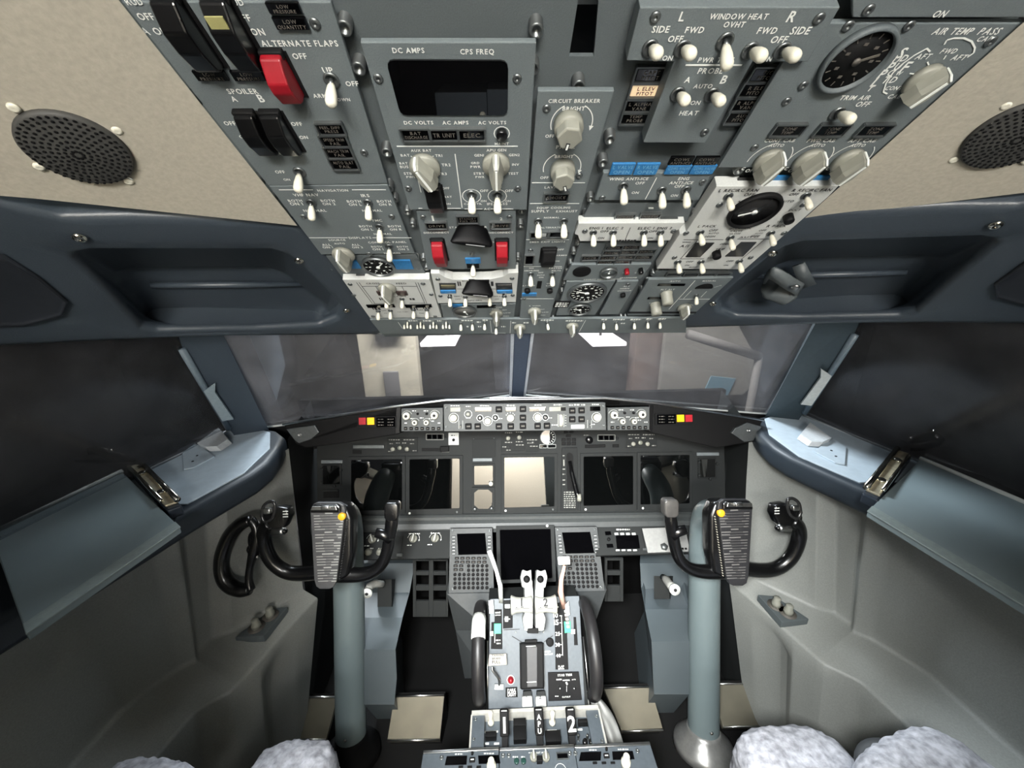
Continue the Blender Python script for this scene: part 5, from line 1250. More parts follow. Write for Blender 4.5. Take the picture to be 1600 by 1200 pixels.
    return root
column('left'); column('right')
# ---------------------------------------------------------------- steering tiller on the left side wall
def tpt(x, y, t=.97): return atd(x, y, t)
tl = empty('steering_tiller', tpt(385, 868, .99)); tag(tl, 'black D-shaped steering tiller on the left side wall beside the control wheel', 'steering tiller'); Ti = M.Translation(-tl.location)
b = MB(); p = smooth_path([tpt(x, y) for x, y in ((392, 813), (376, 819), (360, 836), (349, 862), (346, 885), (351, 905), (363, 917), (378, 922), (391, 921))], 5)
b.tube(p, lerp_list([.013, .0165, .0175, .0175, .0175, .018, .018, .017, .013], len(p)), 14, T=Ti); b.build('grip', BLACK, tl)
for i in range(5):
    pass
b = MB(); p = smooth_path([tpt(x, y) for x, y in ((392, 813), (399, 822), (402, 842), (397, 862), (391, 885), (389, 905), (391, 921))], 4); b.tube(p, lerp_list([.012, .011, .012, .013, .009, .009, .012], len(p)), 12, T=Ti); b.build('spoke', BLACK, tl)
b = MB(); b.tube([tpt(399, 846), tpt(398, 838, 1.02), tpt(402, 830, 1.06)], [.016, .015, .014], 14, T=Ti); b.tube([tpt(396, 860), tpt(395, 858, 1.0), tpt(394, 856, 1.09)], [.013, .013, .016], 14, T=Ti); b.build('shaft', BLACKM, tl)
b = MB(); b.tube([tpt(398, 866), tpt(404, 872)], [.006, .004], 8, T=Ti); b.build('button', METAL, tl)
# ---------------------------------------------------------------- chart boards on the window sills
def board(side):
    s = -1 if side == 'left' else 1
    z = .925
    if s < 0: O1, I1, I0 = atz(191, 737, z), atz(281, 823, z), atz(40, 990, z)
    else: O1, I1, I0 = atz(1438, 717, z), atz(1356, 798, z), atz(1600, 946, z)
    if s > 0: I0 = I1+(I0-I1)*1.35
    ey = (I0-I1); O0 = O1 + ey*1.02
    root = empty('chart_board', (O1+I1)/2); tag(root, 'flat grey chart board with a metal clip lying on the %s window sill' % side, 'chart board', 'chart boards'); Ti = M.Translation(-root.location)
    b = MB(); b.prism([p.xy for p in (O1, I1, I0, O0)], z-.014, z, .002, Ti); b.build('board', BOARD, root)
    e = (O1-I1).normalized(); L = [I1+e*.0-(e*.006), I1+e*.022, I0+e*.022, I0-e*.006]
    b = MB(); b.prism([p.xy for p in L], z, z+.003, .001, Ti); b.build('inner_lip', mat('lip_%d' % s, (140, 152, 152), .5), root)
    b = MB(); b.tube([O1+V((0, 0, .002)), O0+V((0, 0, .002))], .005, 8, T=Ti); b.build('outer_edge', WHITE, root)  # white tube stands in for window light along the board's edge
    px = [(200, 730), (222, 728), (279, 786), (259, 793)] if s < 0 else [(1422, 712), (1401, 705), (1352, 767), (1374, 777)]
    pz = [atz(x, y, z+.002) for x, y in px]; cc = sum(pz, V())/4
    b = MB(); b.prism([(cc+(p-cc)*1.12).xy for p in pz], z-.020, z+.002, .003, Ti); b.build('clip_base', mat('clip_base_%d' % s, (40, 48, 58), .4), root)
    b = MB(); b.prism([p.xy for p in pz], z+.002, z+.007, .0015, Ti); cl = b.build('clip_plate', BRASSY, root)
    b = MB(); b.tube([pz[1]+V((0, 0, .008)), pz[2]+V((0, 0, .008))], .006, 10, T=Ti); b.tube([pz[0]*.93+pz[3]*.07+V((0, 0, .008)), pz[0]*.07+pz[3]*.93+V((0, 0, .008))], .004, 8, T=Ti); b.build('clip_roll', CHROME, cl)
    for t in (.25, .75):
        q = (pz[0]+pz[1])/2*(1-t)+(pz[2]+pz[3])/2*t
        b = MB(); b.lathe([(.010, .007), (.010, .009), (.005, .012), (.003, .012)], 16, Ti @ M.Translation(V((q.x, q.y, z)))); b.build('rivet', CHROME, cl)
board('left'); board('right')
# brackets on the sill trays and window latches
def sill_bracket(side):
    s = -1 if side == 'left' else 1
    mx = (lambda x, y: (x, y)) if s > 0 else (lambda x, y: (1607-x, y+8))
    root = empty('sill_bracket', atz(*mx(1275, 690), .907)); tag(root, 'white folded metal bracket on the pale tray of the %s sill' % side, 'bracket', 'sill brackets'); Ti = M.Translation(-root.location)
    b = MB(); b.prism([atz(*mx(x, y), .909).xy for x, y in ((1272, 706), (1292, 690), (1303, 686), (1322, 700), (1320, 726), (1304, 723))], .907, .911, .0008, Ti); b.build('base_flange', TRAY, root)
    b = MB(); top = [atz(*mx(x, y), .921) for x, y in ((1251, 678), (1266, 660), (1299, 684), (1286, 690), (1268, 689))]
    b.loft([[V((p.x*.985, p.y-.005, .909)) for p in top], [V((p.x, p.y, .918)) for p in top], [V((p.x, p.y, .921)) for p in top]], cap0=True, cap1=True, smooth=False, T=Ti); b.build('raised_cap', mat('cap_white_%d' % s, (226, 230, 232), .4), root)
    for q in ((1299, 704), (1306, 713)):
        P_ = atz(*mx(*q), .911); MB().lathe([(.003, .0), (.0025, .001)], 8, Ti @ M.Translation(V((P_.x, P_.y, .911)))).build('screw_hole', BLACKM, root)
for sd in ('left', 'right'): sill_bracket(sd)
def latch(side):
    px = [(1424, 688), (1440, 684), (1458, 681), (1470, 688)] if side == 'right' else [(137, 706), (152, 704), (175, 712), (192, 714)]
    pts = [atz(x, y, .925) for x, y in px]
    root = empty('window_latch', pts[0]); tag(root, 'dark metal latch handle on the lower frame of the %s side window' % side, 'window latch', 'window latches'); Ti = M.Translation(-pts[0])
    b = MB(); b.tube(smooth_path(pts, 4), lerp_list([.009, .012, .012, .008], 13), 10, T=Ti); b.build('handle', mat('latch_dark_%s' % side, (52, 48, 44), .35, .6), root)
    b = MB(); b.prism([(p.x, p.y) for p in (pts[0]+V((-.02, -.02, 0)), pts[0]+V((.02, -.02, 0)), pts[-1]+V((.02, .01, 0)), pts[-1]+V((-.02, .01, 0)))], .903, .914, .002, Ti); b.build('base', BLACKM, root)
    b = MB(); q = pts[2]; b.tube([q, q+V((0, 0, .018))], .005, 8, T=Ti); b.build('bright_pin', CHROME, root)
latch('left'); latch('right')
# ---------------------------------------------------------------- side wall dimmer plates
def ledge_plate(side):
    px = [(1184, 929), (1210, 931), (1264, 967), (1222, 972)] if side == 'right' else [(449, 948), (424, 951), (367, 996), (412, 994)]
    kn = [(1212, 942), (1231, 954)] if side == 'right' else [(423, 958), (401, 976)]
    z = .492
    pts = [atz(x, y, z) for x, y in px]; c = sum(pts, V())/4
    root = empty('dimmer_plate', c); tag(root, 'dark plate with two pale dimmer knobs on the %s side wall ledge' % side, 'dimmer plate', 'side wall dimmer plates'); Ti = M.Translation(-c)
    MB().prism([p.xy for p in pts], z-.02, z, .0015, Ti).build('plate', PANELD, root)
    for x, y in kn:
        P_ = atz(x, y+4, z); o = MB().lathe([(.020, 0), (.020, .001)], 20).build('dial_ring', DIMT, root, fix=True); o.location = V((P_.x, P_.y, z))-c
        k = MB().lathe([(.0115, .001), (.011, .012), (.009, .014), (.0085, .026), (.007, .028)], 14).build('knob', KNOBG, root); k.location = V((P_.x, P_.y, z))-c
ledge_plate('left'); ledge_plate('right')
# ---------------------------------------------------------------- rudder pedal boxes, cranks, heel plates
def pedal_box(side):
    rows = [(880, 569, 648, 1.36), (926, 569, 640, 1.31), (965, 569, 629, 1.22), (1015, 569, 618, 1.14), (1060, 569, 620, 1.135), (1101, 569, 616, 1.13)] if side == 'left' else \
           [(880, 1000, 1077, 1.36), (920, 1002, 1077, 1.31), (952, 1008, 1077, 1.22), (1002, 1018, 1077, 1.14), (1048, 1020, 1077, 1.135), (1085, 1022, 1077, 1.13)]
    root = empty('pedal_box', atd(rows[-1][1], rows[-1][0], rows[-1][3])); tag(root, 'blue-grey faceted rudder pedal housing beside the %s control column' % side, 'pedal housing', 'rudder pedal housings'); Ti = M.Translation(-root.location)
    rg = []
    for y, xa, xb, t in rows:
        a, b_ = atd(xa, y, t), atd(xb, y, t); bk = V(((-.07 if side == 'left' else .07), .30-(a.y-.7)*.3, 0)); rg.append([a, b_, b_+bk, a+bk])
    a, b_ = rg[-1][0], rg[-1][1]; rg.append([V((p.x, p.y+.06, .0)) for p in rg[-1]])
    m = MB(); m.loft(rg, cap0=True, cap1=True, smooth=False, T=Ti); m.build('housing', BOXT, root)
    # crank block and crank
    q = (590, 612, 905, 948) if side == 'left' else (1022, 1046, 900, 936)
    A = atd(q[0], q[2], 1.25); B2 = atd(q[1], q[3], 1.25); m = MB()
    m.loft([[atd(x, y, 1.24) for x, y in ((q[0], q[3]), (q[1], q[3]), (q[1], q[2]), (q[0], q[2]))], [atd(x, y, 1.34) for x, y in ((q[0], q[3]), (q[1]+6, q[3]), (q[1]+6, q[2]), (q[0], q[2]))]], cap0=True, cap1=True, smooth=False, T=Ti); m.build('crank_block', MIPM, root)
    m = MB(); pth = [atd(x, y, t) for x, y, t in (((598, 913, 1.22), (585, 912, 1.20), (577, 917, 1.18), (574, 925, 1.16)) if side == 'left' else ((1036, 902, 1.22), (1042, 907, 1.18), (1048, 915, 1.14), (1053, 920, 1.12)))]
    m.tube(pth, [.010, .012, .012, .013], 12, T=Ti); cr = m.build('pedal_crank', mat('crank_grey_%s' % side, (170, 170, 164), .4), root)
    m = MB(); d = (pth[-1]-pth[-2]).normalized(); m.tube([pth[-1], pth[-1]+d*.008], .0155, 16, T=Ti); m.build('crank_cap', WHITE, cr)
    m = MB(); m.tube([pth[-1]+d*.0075, pth[-1]+d*.0095], .005, 10, T=Ti); m.build('cap_hole', INK, cr)
pedal_box('left'); pedal_box('right')
for i, (pts, lab) in enumerate((([(459, 1091), (527, 1090), (509, 1157), (437, 1157)], 'left of the left control column'), ([(616, 1089), (694, 1087), (687, 1157), (605, 1158)], 'between left column and pedestal'), ([(944, 1076), (1017, 1074), (1036, 1141), (972, 1144)], 'between pedestal and right column'), ([(1110, 1070), (1171, 1069), (1197, 1136), (1130, 1137)], 'right of the right control column'))):
    a = [atz(*pts[0], .13), atz(*pts[1], .13), atz(*pts[2], .05), atz(*pts[3], .05)]
    if i == 0: a[3].x = max(a[3].x, -.70); a[0].x = max(a[0].x, -.70)
    if i == 3: a[2].x = min(a[2].x, .70); a[1].x = min(a[1].x, .70)
    b = MB(); b.loft([[p for p in a], [p+V((0, .004, -.012)) for p in a]], cap0=True, cap1=True, smooth=False)
    lo = [a[3], a[2], a[2]+V((0, -.004, -.012)), a[3]+V((0, -.004, -.012))]
    o = b.build('heel_plate', PLATE); tag(o, 'bare metal heel plate on the floor ' + lab, 'heel plate', 'heel plates')
    b = MB(); b.loft([[p+V((0, .02, -.012)) for p in a], [V((p.x, p.y+.02, 0)) for p in a]], cap0=True, cap1=True, smooth=False); b.build('support', FLOORM, o)
    for j, k in ((0, 1), (3, 2)):
        b = MB(); b.tube([a[j]+V((0, 0, .003)), a[k]+V((0, 0, .003))], .003, 6); b.build('bright_lip', METAL, o)
# dark foot well behind
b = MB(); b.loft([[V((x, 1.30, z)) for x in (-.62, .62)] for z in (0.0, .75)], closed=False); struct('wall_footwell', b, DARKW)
for s_, a, b2 in (('left', (637, 1157), (690, 1180)), ('right', (1000, 1150), (1046, 1180))):
    pass
# ---------------------------------------------------------------- pedestal: thrust lever quadrant
P1 = atd(835, 930, 1.10); P2 = atd(837, 1106, .985)
QF = Frame((P1+P2)/2, (1, 0, 0), P1-P2)
q = Panel(QF, 'throttle_quadrant', 'centre pedestal quadrant with two pale thrust levers and black trim wheels', 'throttle quadrant', [(766, 936), (905, 931), (914, 1103), (762, 1108)], QUADM, h=0, thick=.02)
XL, XR = q.bounds[0], q.bounds[1]
ox = QF.at(q.cu, q.cv, 0).x
b = MB(); Ti = q.root.matrix_world.inverted() if 0 else q.fr.mw(QF.at(q.cu, q.cv, 0)).inverted()
prof = [(P2.y, P2.z-.008), (P1.y, P1.z-.008), (P1.y+.06, P1.z-.03), (P1.y+.10, P1.z-.12), (P1.y+.10, 0), (P2.y, 0)]
b.loft([[V((ox+x, y, z)) for y, z in prof] for x in (XL+.004, XR-.004)], cap0=True, cap1=True, smooth=False, T=Ti); b.build('pedestal_body', MIPD, q.root)
for x in (XL, XR):
    b = MB(); b.tube([V((x, q.bounds[2], .002)), V((x, q.bounds[3]*.2, .002))], .0025, 6); b.build('edge_trim', METAL, q.root)
def qp(pts, m_, h0=0, h1=.003, nm='sub_panel', bev=.0006, par=None): return MB().prism([q.uv(*p) for p in pts], h0, h1, bev).build(nm, m_, par or q.root)
def qh(x, y, h): u, v = q.uv(x, y, h); return V((u, v, h))
qp([(773, 952), (784, 952), (785, 1014), (772, 1014)], BLACKM, nm='trim_scale'); qp([(786, 938), (801, 937), (801, 981), (786, 982)], BLACKM, nm='speed_brake_track'); qp([(866, 942), (884, 941), (888, 1046), (868, 1046)], BLACKM, nm='flap_track')
qp([(768, 972), (773, 972), (773, 1014), (767, 1014)], BLACKM, 0, .001, 'slot'); qp([(896, 964), (900, 964), (903, 1008), (897, 1008)], BLACKM, 0, .001, 'slot')
for pts in ([(772, 974), (783, 974), (783, 990), (772, 990)], [(881, 971), (891, 970), (892, 988), (882, 989)]): qp(pts, GREEN, .003, .0045, 'green_band')
for pts in ([(766, 986), (771, 986), (771, 993), (766, 993)], [(892, 983), (898, 983), (898, 990), (892, 990)]): qp(pts, WHITE, .001, .008, 'pointer')
for t, x, y in (('15', 869, 972), ('25', 871, 990), ('30', 871, 1007), ('40', 872, 1024), ('10', 868, 961)): q.T(t, x-3.5, x+3.5, y, z=.0034)
for a in ((877, 962, 879, 1024), (774, 975, 773, 1004)): q.line(*a, wd=.0014, z=.0034)
for y in (962, 973, 990, 1007, 1023): q.line(874, y, 878, y, wd=.0012, z=.0034)
q.T('UP', 866, 873, 949, z=.0034, maxh=.004); q.T('FLAP', 872, 881, 1041, z=.0034); q.T('DOWN', 872, 881, 1044.5, z=.0034); q.T('HORN', 851, 860, 1018, z=.001); q.T('CUTOUT', 851, 864, 1022, z=.001); q.T('NOSE', 774, 782, 957, z=.0034); q.T('DOWN', 774, 782, 961, z=.0034); q.scrib(775, 782, 1000, z=.0034, hpx=2); q.scrib(776, 782, 1005, z=.0034, hpx=2)
qp([(789, 944), (797, 944), (797, 950), (789, 950)], WHITE, .003, .006, 'brake_marks'); qp([(789, 963), (794, 963), (794, 971), (789, 971)], WHITE, .003, .005, 'brake_marks'); q.line(788, 967, 797, 967, z=.0036, wd=.002)
q.button(859, 1003, 6, BLACKM, .008); q.screw(806, 988, .7); q.screw(849, 987, .7)
for a in ((800, 994, 815, 1003), (850, 1003, 864, 993), (787, 984, 812, 983), (838, 983, 852, 982)): q.line(*a, wd=.0018, m=INK, z=.001)
# centre black latch block with pale stripe
cb = qp([(812, 1003), (848, 1002), (849, 1072), (813, 1074)], BLACKM, 0, .030, 'latch_block', .004)
qp([(822, 1008), (838, 1008), (838, 1068), (823, 1069)], mat('block_stripe', (40, 40, 42), .5), .030, .0325, 'stripe', .0006, cb)
for a in ((822, 1010, 837, 1010), (823, 1066, 838, 1066)): 
    u0, v0 = q.uv(a[0], a[1], .033); u1, v1 = q.uv(a[2], a[3], .033); MB().box(((u0+u1)/2, v0, .0328), (abs(u1-u0), .0016, .0006)).build('stripe_line', WHITE, cb)
for i in (-1, 1):
    b = MB(); xx = 830.5+i*17.5; b.tube([qh(xx, 1004, .012), qh(xx+1, 1076, .012)], .0025, 6); b.build('guide_rail', METAL, q.root)
qp([(820, 999), (838, 998), (838, 1003), (820, 1004)], BLACKM, 0, .02, 'latch_foot')
# thrust levers
GRIP = mat('grip_pale', (160, 160, 152), .5); LVW = mat('lever_white', (168, 170, 168), .45)
for i, (cx, nm) in enumerate(((815, '1'), (852.5, '2'))):
    sgn = -1 if i == 0 else 1
    st = MB(); inn = 833 if i == 0 else 834.5
    st.prism([qh(x, y, .05).xy for x, y in ((inn-sgn*-1.5, 984), (inn+sgn*14, 984), (inn+sgn*17, 966), (inn+sgn*13, 955), (inn+sgn*14, 918), (inn+sgn*18, 910), (inn+sgn*15, 906), (inn+sgn*2, 906), (inn+sgn*.5, 930))], 0, .078, .003)
    lv = st.build('thrust_lever', LVW, q.root)
    g_ = MB(); a = qh(inn+sgn*1, 945, .085); c = qh(inn+sgn*35, 945, .085); L = abs(c.x-a.x)
    g_.lathe([(.012, -L/2), (.0215, -L/2+.002), (.0185, -L/2+.012), (.0175, 0), (.0190, L/2-.014), (.0235, L/2-.002), (.020, L/2)], 20, M.Translation((a+c)/2) @ M.Rotation(R(90)*sgn, 4, 'Y'))
    gr = g_.build('lever_grip', GRIP, lv)
    tx = MB(); k = qh(cx, 941, .105); put_text(tx, nm, k.x, k.y, height=.018, z=.1042); k = qh(cx, 951, .105); tx.box((k.x, k.y, .1038), (.040, .0010, .0004)); tx.box((k.x-.013, k.y+.003, .1038), (.004, .002, .0004)); tx.box((k.x+.002, k.y+.003, .1038), (.008, .002, .0004)); tx.build('lever_number', INK, gr, fix=False)
    rv = MB(); rv.prism([qh(x, y, .07).xy for x, y in ((inn+sgn*2, 920), (inn+sgn*17, 918), (inn+sgn*20, 902), (inn+sgn*17, 890), (inn+sgn*10, 893), (inn+sgn*3.5, 890))], .03, .088, .003); r_ = rv.build('reverse_lever', LVW, lv)
    h_ = MB(); k = qh(inn+sgn*10, 905, .088); h_.lathe([(.0095, .0), (.0095, .0012)], 14, M.Translation(V((k.x, k.y, .0875)))); h_.build('lever_hollow', BLACKM, r_)
qp([(822, 977), (838, 976), (838, 984), (822, 984)], BLACKM, 0, .082, 'lever_gap', .001)
# speed brake lever, flap lever
b = MB(); pth = [qh(783, 940, .01), qh(782, 915, .05), qh(776, 892, .075), qh(769, 872, .095), qh(764.5, 860, .10)]
b.tube(pth, [.0075, .0075, .006, .0065, .0075], 4); b.build('speed_brake_lever', WHITE, q.root)
b = MB(); pth = [qh(881, 948, .008), qh(876, 925, .05), qh(877, 906, .075), qh(882, 884, .098)]
b.tube(pth, [.008, .008, .006, .004], 6); fl = b.build('flap_lever', PINK, q.root)
b = MB(); k = qh(881, 876, .10); b.box((k.x, k.y, .10), (.032, .020, .014), .002); b.build('flap_knob', WHITE, fl)
for pts in ([(764, 938), (771, 937), (772, 958), (765, 958)], [(881, 945), (887, 938), (889, 960), (884, 962)]): qp(pts, METAL, 0, .02, 'lever_bracket')
for i in range(5): 
    k = qh(884+i*.9, 955+i*6, .006); MB().box((k.x, k.y, .006), (.009, .007, .008), .001).build('detent', mat('detent_%d' % i, (190-8*i, 188-10*i, 182-12*i), .4), q.root)
# trim wheels
for i, (x, px_, lab) in enumerate(((XL-.020, 750, 'white handle'), (XR+.012, 918, 'plain'))):
    c = q.root.location; yy, zz = .782, .378
    b = MB(); W0 = V((ox+x, yy, zz)); n_ = 48; r0 = .106
    rr = [];
    for k in range(n_):
        a = 2*math.pi*k/n_; rr.append(W0+V((0, math.cos(a)*r0, math.sin(a)*r0)))
    b.tube(rr, .0165, 14, closed=True, T=Ti); wo = b.build('trim_wheel', mat('trim_black_%d' % i, (30, 29, 30), .45), q.root)
    b = MB(); b.lathe([(.03, -.008), (r0*.96, -.003), (r0*.96, .003), (.03, .008)], 36, Ti @ M.Translation(W0) @ M.Rotation(R(90), 4, 'Y')); b.build('wheel_web', BLACKM, wo)
    if i == 0:
        b = MB(); seg = [W0+V((0, math.cos(R(a))*(r0+.001), math.sin(R(a))*(r0+.001))) for a in (84, 92, 100, 108, 114)]; b.tube(seg, .0185, 14, T=Ti); b.build('wheel_marking', WHITE, wo)
# parking brake, labels, stab trim
pb = qp([(765, 1020), (791, 1019), (792, 1036), (763, 1038)], mat('plate_beige', (140, 136, 126), .5), .020, .024, 'parking_brake_label')
lt = MB()
for t, y, x1 in (('PARKING', 1024, 787), ('BRAKE', 1029, 782), ('PULL', 1034.5, 782)):
    u0, v0 = q.uv(769, y, .024); u1, _ = q.uv(x1, y, .024); put_text(lt, t, (u0+u1)/2, v0, width=u1-u0, z=.0246)
lt.build('lettering', INK, pb, fix=False)
b = MB(); b.tube(smooth_path([qh(769, 1042, .03), qh(770, 1048, .03), qh(779, 1060, .02), qh(780, 1070, .004)], 4), .0032, 8); b.build('parking_brake_lever', METAL, q.root)
qp([(773, 1068), (787, 1068), (787, 1077), (772, 1077)], DMETAL, 0, .006, 'lever_foot')
u, v = q.uv(798, 1062); MB().lathe([(.0085, 0), (.0085, .004), (.0068, .006), (.0066, .012), (.004, .016)], 16).build('park_lamp', RED, q.root).location = (u, v, 0); MB().lathe([(.0105, 0), (.0105, .003)], 16).build('lamp_ring', WHITE, q.root).location = (u, v, 0)
qp([(790, 1074), (808, 1073), (809, 1089), (790, 1089)], BLACKM, 0, .003, 'park_light_placard'); q.T('PARK', 793, 806, 1077.5, z=.0034); q.T('BRAKE', 793, 806, 1081.5, z=.0034); q.T('LIGHT', 793, 806, 1085.5, z=.0034)
qp([(856, 1050), (904, 1049), (909, 1093), (857, 1095)], BLACKM, 0, .005, 'stab_trim_panel', .001)
q.T('STAB TRIM', 871, 893, 1054, z=.0054); q.T('MAIN', 869, 877, 1061, z=.0054, maxh=.003); q.T('NORMAL', 879, 890, 1062, z=.0054, maxh=.003); q.T('AUTO', 893, 899, 1061, z=.0054, maxh=.003); q.T('CUTOUT', 878, 891, 1088, z=.0054, maxh=.003); q.scrib(867, 872, 1087, z=.0054, hpx=2); q.line(885, 1071, 885, 1080, z=.0054); q.line(884, 1065, 886, 1069, wd=.004, z=.0054)
for x in (874, 896): q.toggle(x, 1072, .7, 10, m=METAL)
for i, x in enumerate((823, 844)):
    o = qp([(x-8, 1085), (x+8, 1084), (x+9, 1101), (x-8, 1102)], LVW, 0, .022, 'fuel_lever', .003); tx = MB(); k = qh(x, 1089, .0225); put_text(tx, str(i+1), k.x, k.y, height=.008, z=.0224); tx.build('lever_number', INK, o, fix=False)
    qp([(x-6, 1078), (x+7, 1077), (x+8, 1086), (x-6, 1087)], MIPM, 0, .016, 'lever_base', .002)
q.done()
# aft electronics: fire panel and radios
FPZ = .332
FF = Frame((0, .62, FPZ), (1, 0, 0), (0, 1, 0))
f = Panel(FF, 'fire_panel', 'pale-rimmed fire control panel with handles lettered 1, APU and 2', 'fire control panel', [(739, 1118), (936, 1113), (948, 1166), (734, 1172)], None, h=0)
fx0, fx1, fy0, fy1 = f.bounds
for c_, s_ in (((fx0+.016, (fy0+fy1)/2, -.006), (.032, fy1-fy0, .012)), ((fx1-.016, (fy0+fy1)/2, -.006), (.032, fy1-fy0, .012))):
    b = MB(); b.box(c_, s_, .001); b.build('side_rail', QUADM, f.root)
b = MB(); b.box(((fx0+fx1)/2, (fy0+fy1)/2, -.030), (fx1-fx0-.05, fy1-fy0, .01)); b.build('panel_tray', QUADM, f.root)
b = MB(); b.box(((fx0+fx1)/2, fy1+.004, -.010), (fx1-fx0, .008, .03)); b.box((fx0, (fy0+fy1)/2, -.012), (.004, fy1-fy0, .03)); b.box((fx1, (fy0+fy1)/2, -.012), (.004, fy1-fy0, .03)); b.build('bright_rim', mat('rim_steel', (196, 194, 186), .35, .3), f.root)
b = MB(); b.box(((fx0+fx1)/2, (fy0+fy1)/2, -(FPZ/2)-.02), (fx1-fx0-.01, fy1-fy0, FPZ-.04)); b.build('pedestal_base', MIPD, f.root)
for q_ in ((743, 1124), (740, 1155), (932, 1119), (941, 1158)): f.screw(*q_)
VN = -CF
for x, y, t in ((788, 1130, '1'), (842.5, 1128, 'APU'), (893, 1128, '2')):
    P_ = atd(x, y, .90); hf = Frame(P_, (1, 0, 0), (0, .75, .66)); o = empty('x', mw=f.root.matrix_world)
    bpy.data.objects.remove(o)
    Tm = f.fr.mw(FF.at(f.cu, f.cv, 0)).inverted() @ hf.mw(P_)
    b = MB(); b.box((0, 0, -.010), (.021, .050, .020), .003, T=Tm); b.box((0, -.030, -.03), (.014, .03, .03), T=Tm); h = b.build('fire_handle', BLACKM, f.root)
    tx = MB()
    if t == 'APU':
        for i, c_ in enumerate(t): put_text(tx, c_, 0, .009-i*.0125, height=.0095, z=.0006)
    else: put_text(tx, t, 0, -.003, height=.028, z=.0006)
    tx.box((0, .0225, .0005), (.013, .0016, .0003))
    m_ = tx.build('handle_number', WHITE, h, fix=False); m_.matrix_local = Tm
for x, y in ((767, 1128), (863, 1128)):
    u, v = f.uv(x, y, -.02); MB().lathe([(.008, -.025), (.008, -.018), (.004, -.012), (.0055, .0), (.006, .012), (.004, .016)], 14).build('toggle_switch', IVORY, f.root).location = (u, v, 0)
for x, y, wd, ht in ((812, 1133, 20, 12), (812, 1150, 20, 22), (864, 1155, 24, 18), (911, 1131, 16, 6), (767, 1152, 17, 9)):
    u, v = f.uv(x, y, -.02); b = MB(); b.box((u, v, -.016), (f.sx(x, y, wd), f.sy(x, y, ht), .018), .001); b.build('light_block', BLACKM, f.root)
for x, y in ((914, 1159), (924, 1159)):
    u, v = f.uv(x, y, -.02); MB().lathe([(.006, -.025), (.006, -.018), (.005, -.016)], 14).build('test_light', BLACK, f.root).location = (u, v, 0)
for x0, x1, y in ((757, 778, 1144), (855, 870, 1142), (758, 764, 1162), (772, 780, 1162), (902, 910, 1140)):
    lb = f.let(); u0, v0 = f.uv(x0, y, -.024); u1, _ = f.uv(x1, y, -.024); lb.box(((u0+u1)/2, v0, -.0243), (u1-u0, .004, .0004))
for x in (904, 918): f.toggle(x, 1147, .6, -10, m=METAL).location.z = -.02
f.done()
RF = Frame((0, .58, .350), (1, 0, 0), (0, 1, 0))
for i, (xa, xb, lab) in enumerate(((686, 790, 'left of the three radio panels at the bottom of the pedestal'), (791, 894, 'middle of the three panels at the bottom, with small selector knobs'), (895, 1000, 'right of the three radio panels at the bottom of the pedestal'))):
    y0 = 1176-(xa-686)*.033; y1 = 1176-(xb-686)*.033
    r = Panel(RF, 'radio_panel', lab if i != 1 else 'middle of three grey panels at the pedestal bottom, with small selector knobs', 'radio panel', [(xa, y0), (xb, y1), (xb+(xb-843)*.42, 1262), (xa+(xa-843)*.42, 1266)], QUADM, h=0, thick=.012, group='aft pedestal radio panels', rect=True)
    x0, x1, ya, yb = r.bounds
    b = MB(); b.box((0, yb+.003, -.006), (x1-x0, .006, .016), .001); b.build('front_edge', METAL, r.root)
    b = MB(); b.box((0, 0, -.18), (x1-x0-.002, yb-ya-.004, .335)); b.build('radio_body', MIPD, r.root)
    dy = -(i)*3.2
    if i != 1:
        cx = (xa+xb)/2; 
        r.window([(cx-40, 1182+dy), (cx-8, 1181+dy), (cx-9, 1195+dy), (cx-43, 1196+dy)], GLOSSY, 'frequency_window', .001); r.window([(cx+9, 1181+dy), (cx+41, 1180+dy), (cx+44, 1193+dy), (cx+10, 1194+dy)], GLOSSY, 'frequency_window', .001)
        r.key(cx, 1188+dy, 9, 8, BLACKM, .003, mark=WHITE); r.button(cx, 1178+dy, 2, BLACKM); r.scrib(cx-27, cx-15, 1178.5+dy, hpx=2.4); r.scrib(cx+18, cx+34, 1177.5+dy, hpx=2.4)
        u, v = r.uv(cx+30, 1201+dy); MB().lathe([(.010, 0), (.010, .012), (.007, .014), (.0068, .028), (.005, .031)], 16).build('tuning_knob', IVORY, r.root).location = (u, v, 0)
        for k in range(3): r.key(cx-18+k*14, 1199+dy, 7, 3, BLACKM, .003)
    else:
        for x in (807, 818): r.button(x, 1190, 4, mat('green_dark_%d' % x, (30, 60, 54), .3), .004)
        for x in (834, 853): r.knob(x, 1184, .0085, 0, .012)
        r.bezel_lamp(879, 1182, 16, 7); r.scrib(826, 834, 1176.5, hpx=2.2); r.T('EXT ALERT', 838, 856, 1176, maxh=.004); r.scrib(801, 809, 1183, hpx=2.2); r.scrib(814, 820, 1183, hpx=2.2); r.key(843, 1190, 9, 9, BLACKM, .012); r.arc(876, 1204, .012, 0, 360)
    for p_ in ((xa+4, y0+8), (xb-4, y1+8)): r.screw(*p_, 1.2)
    r.done()
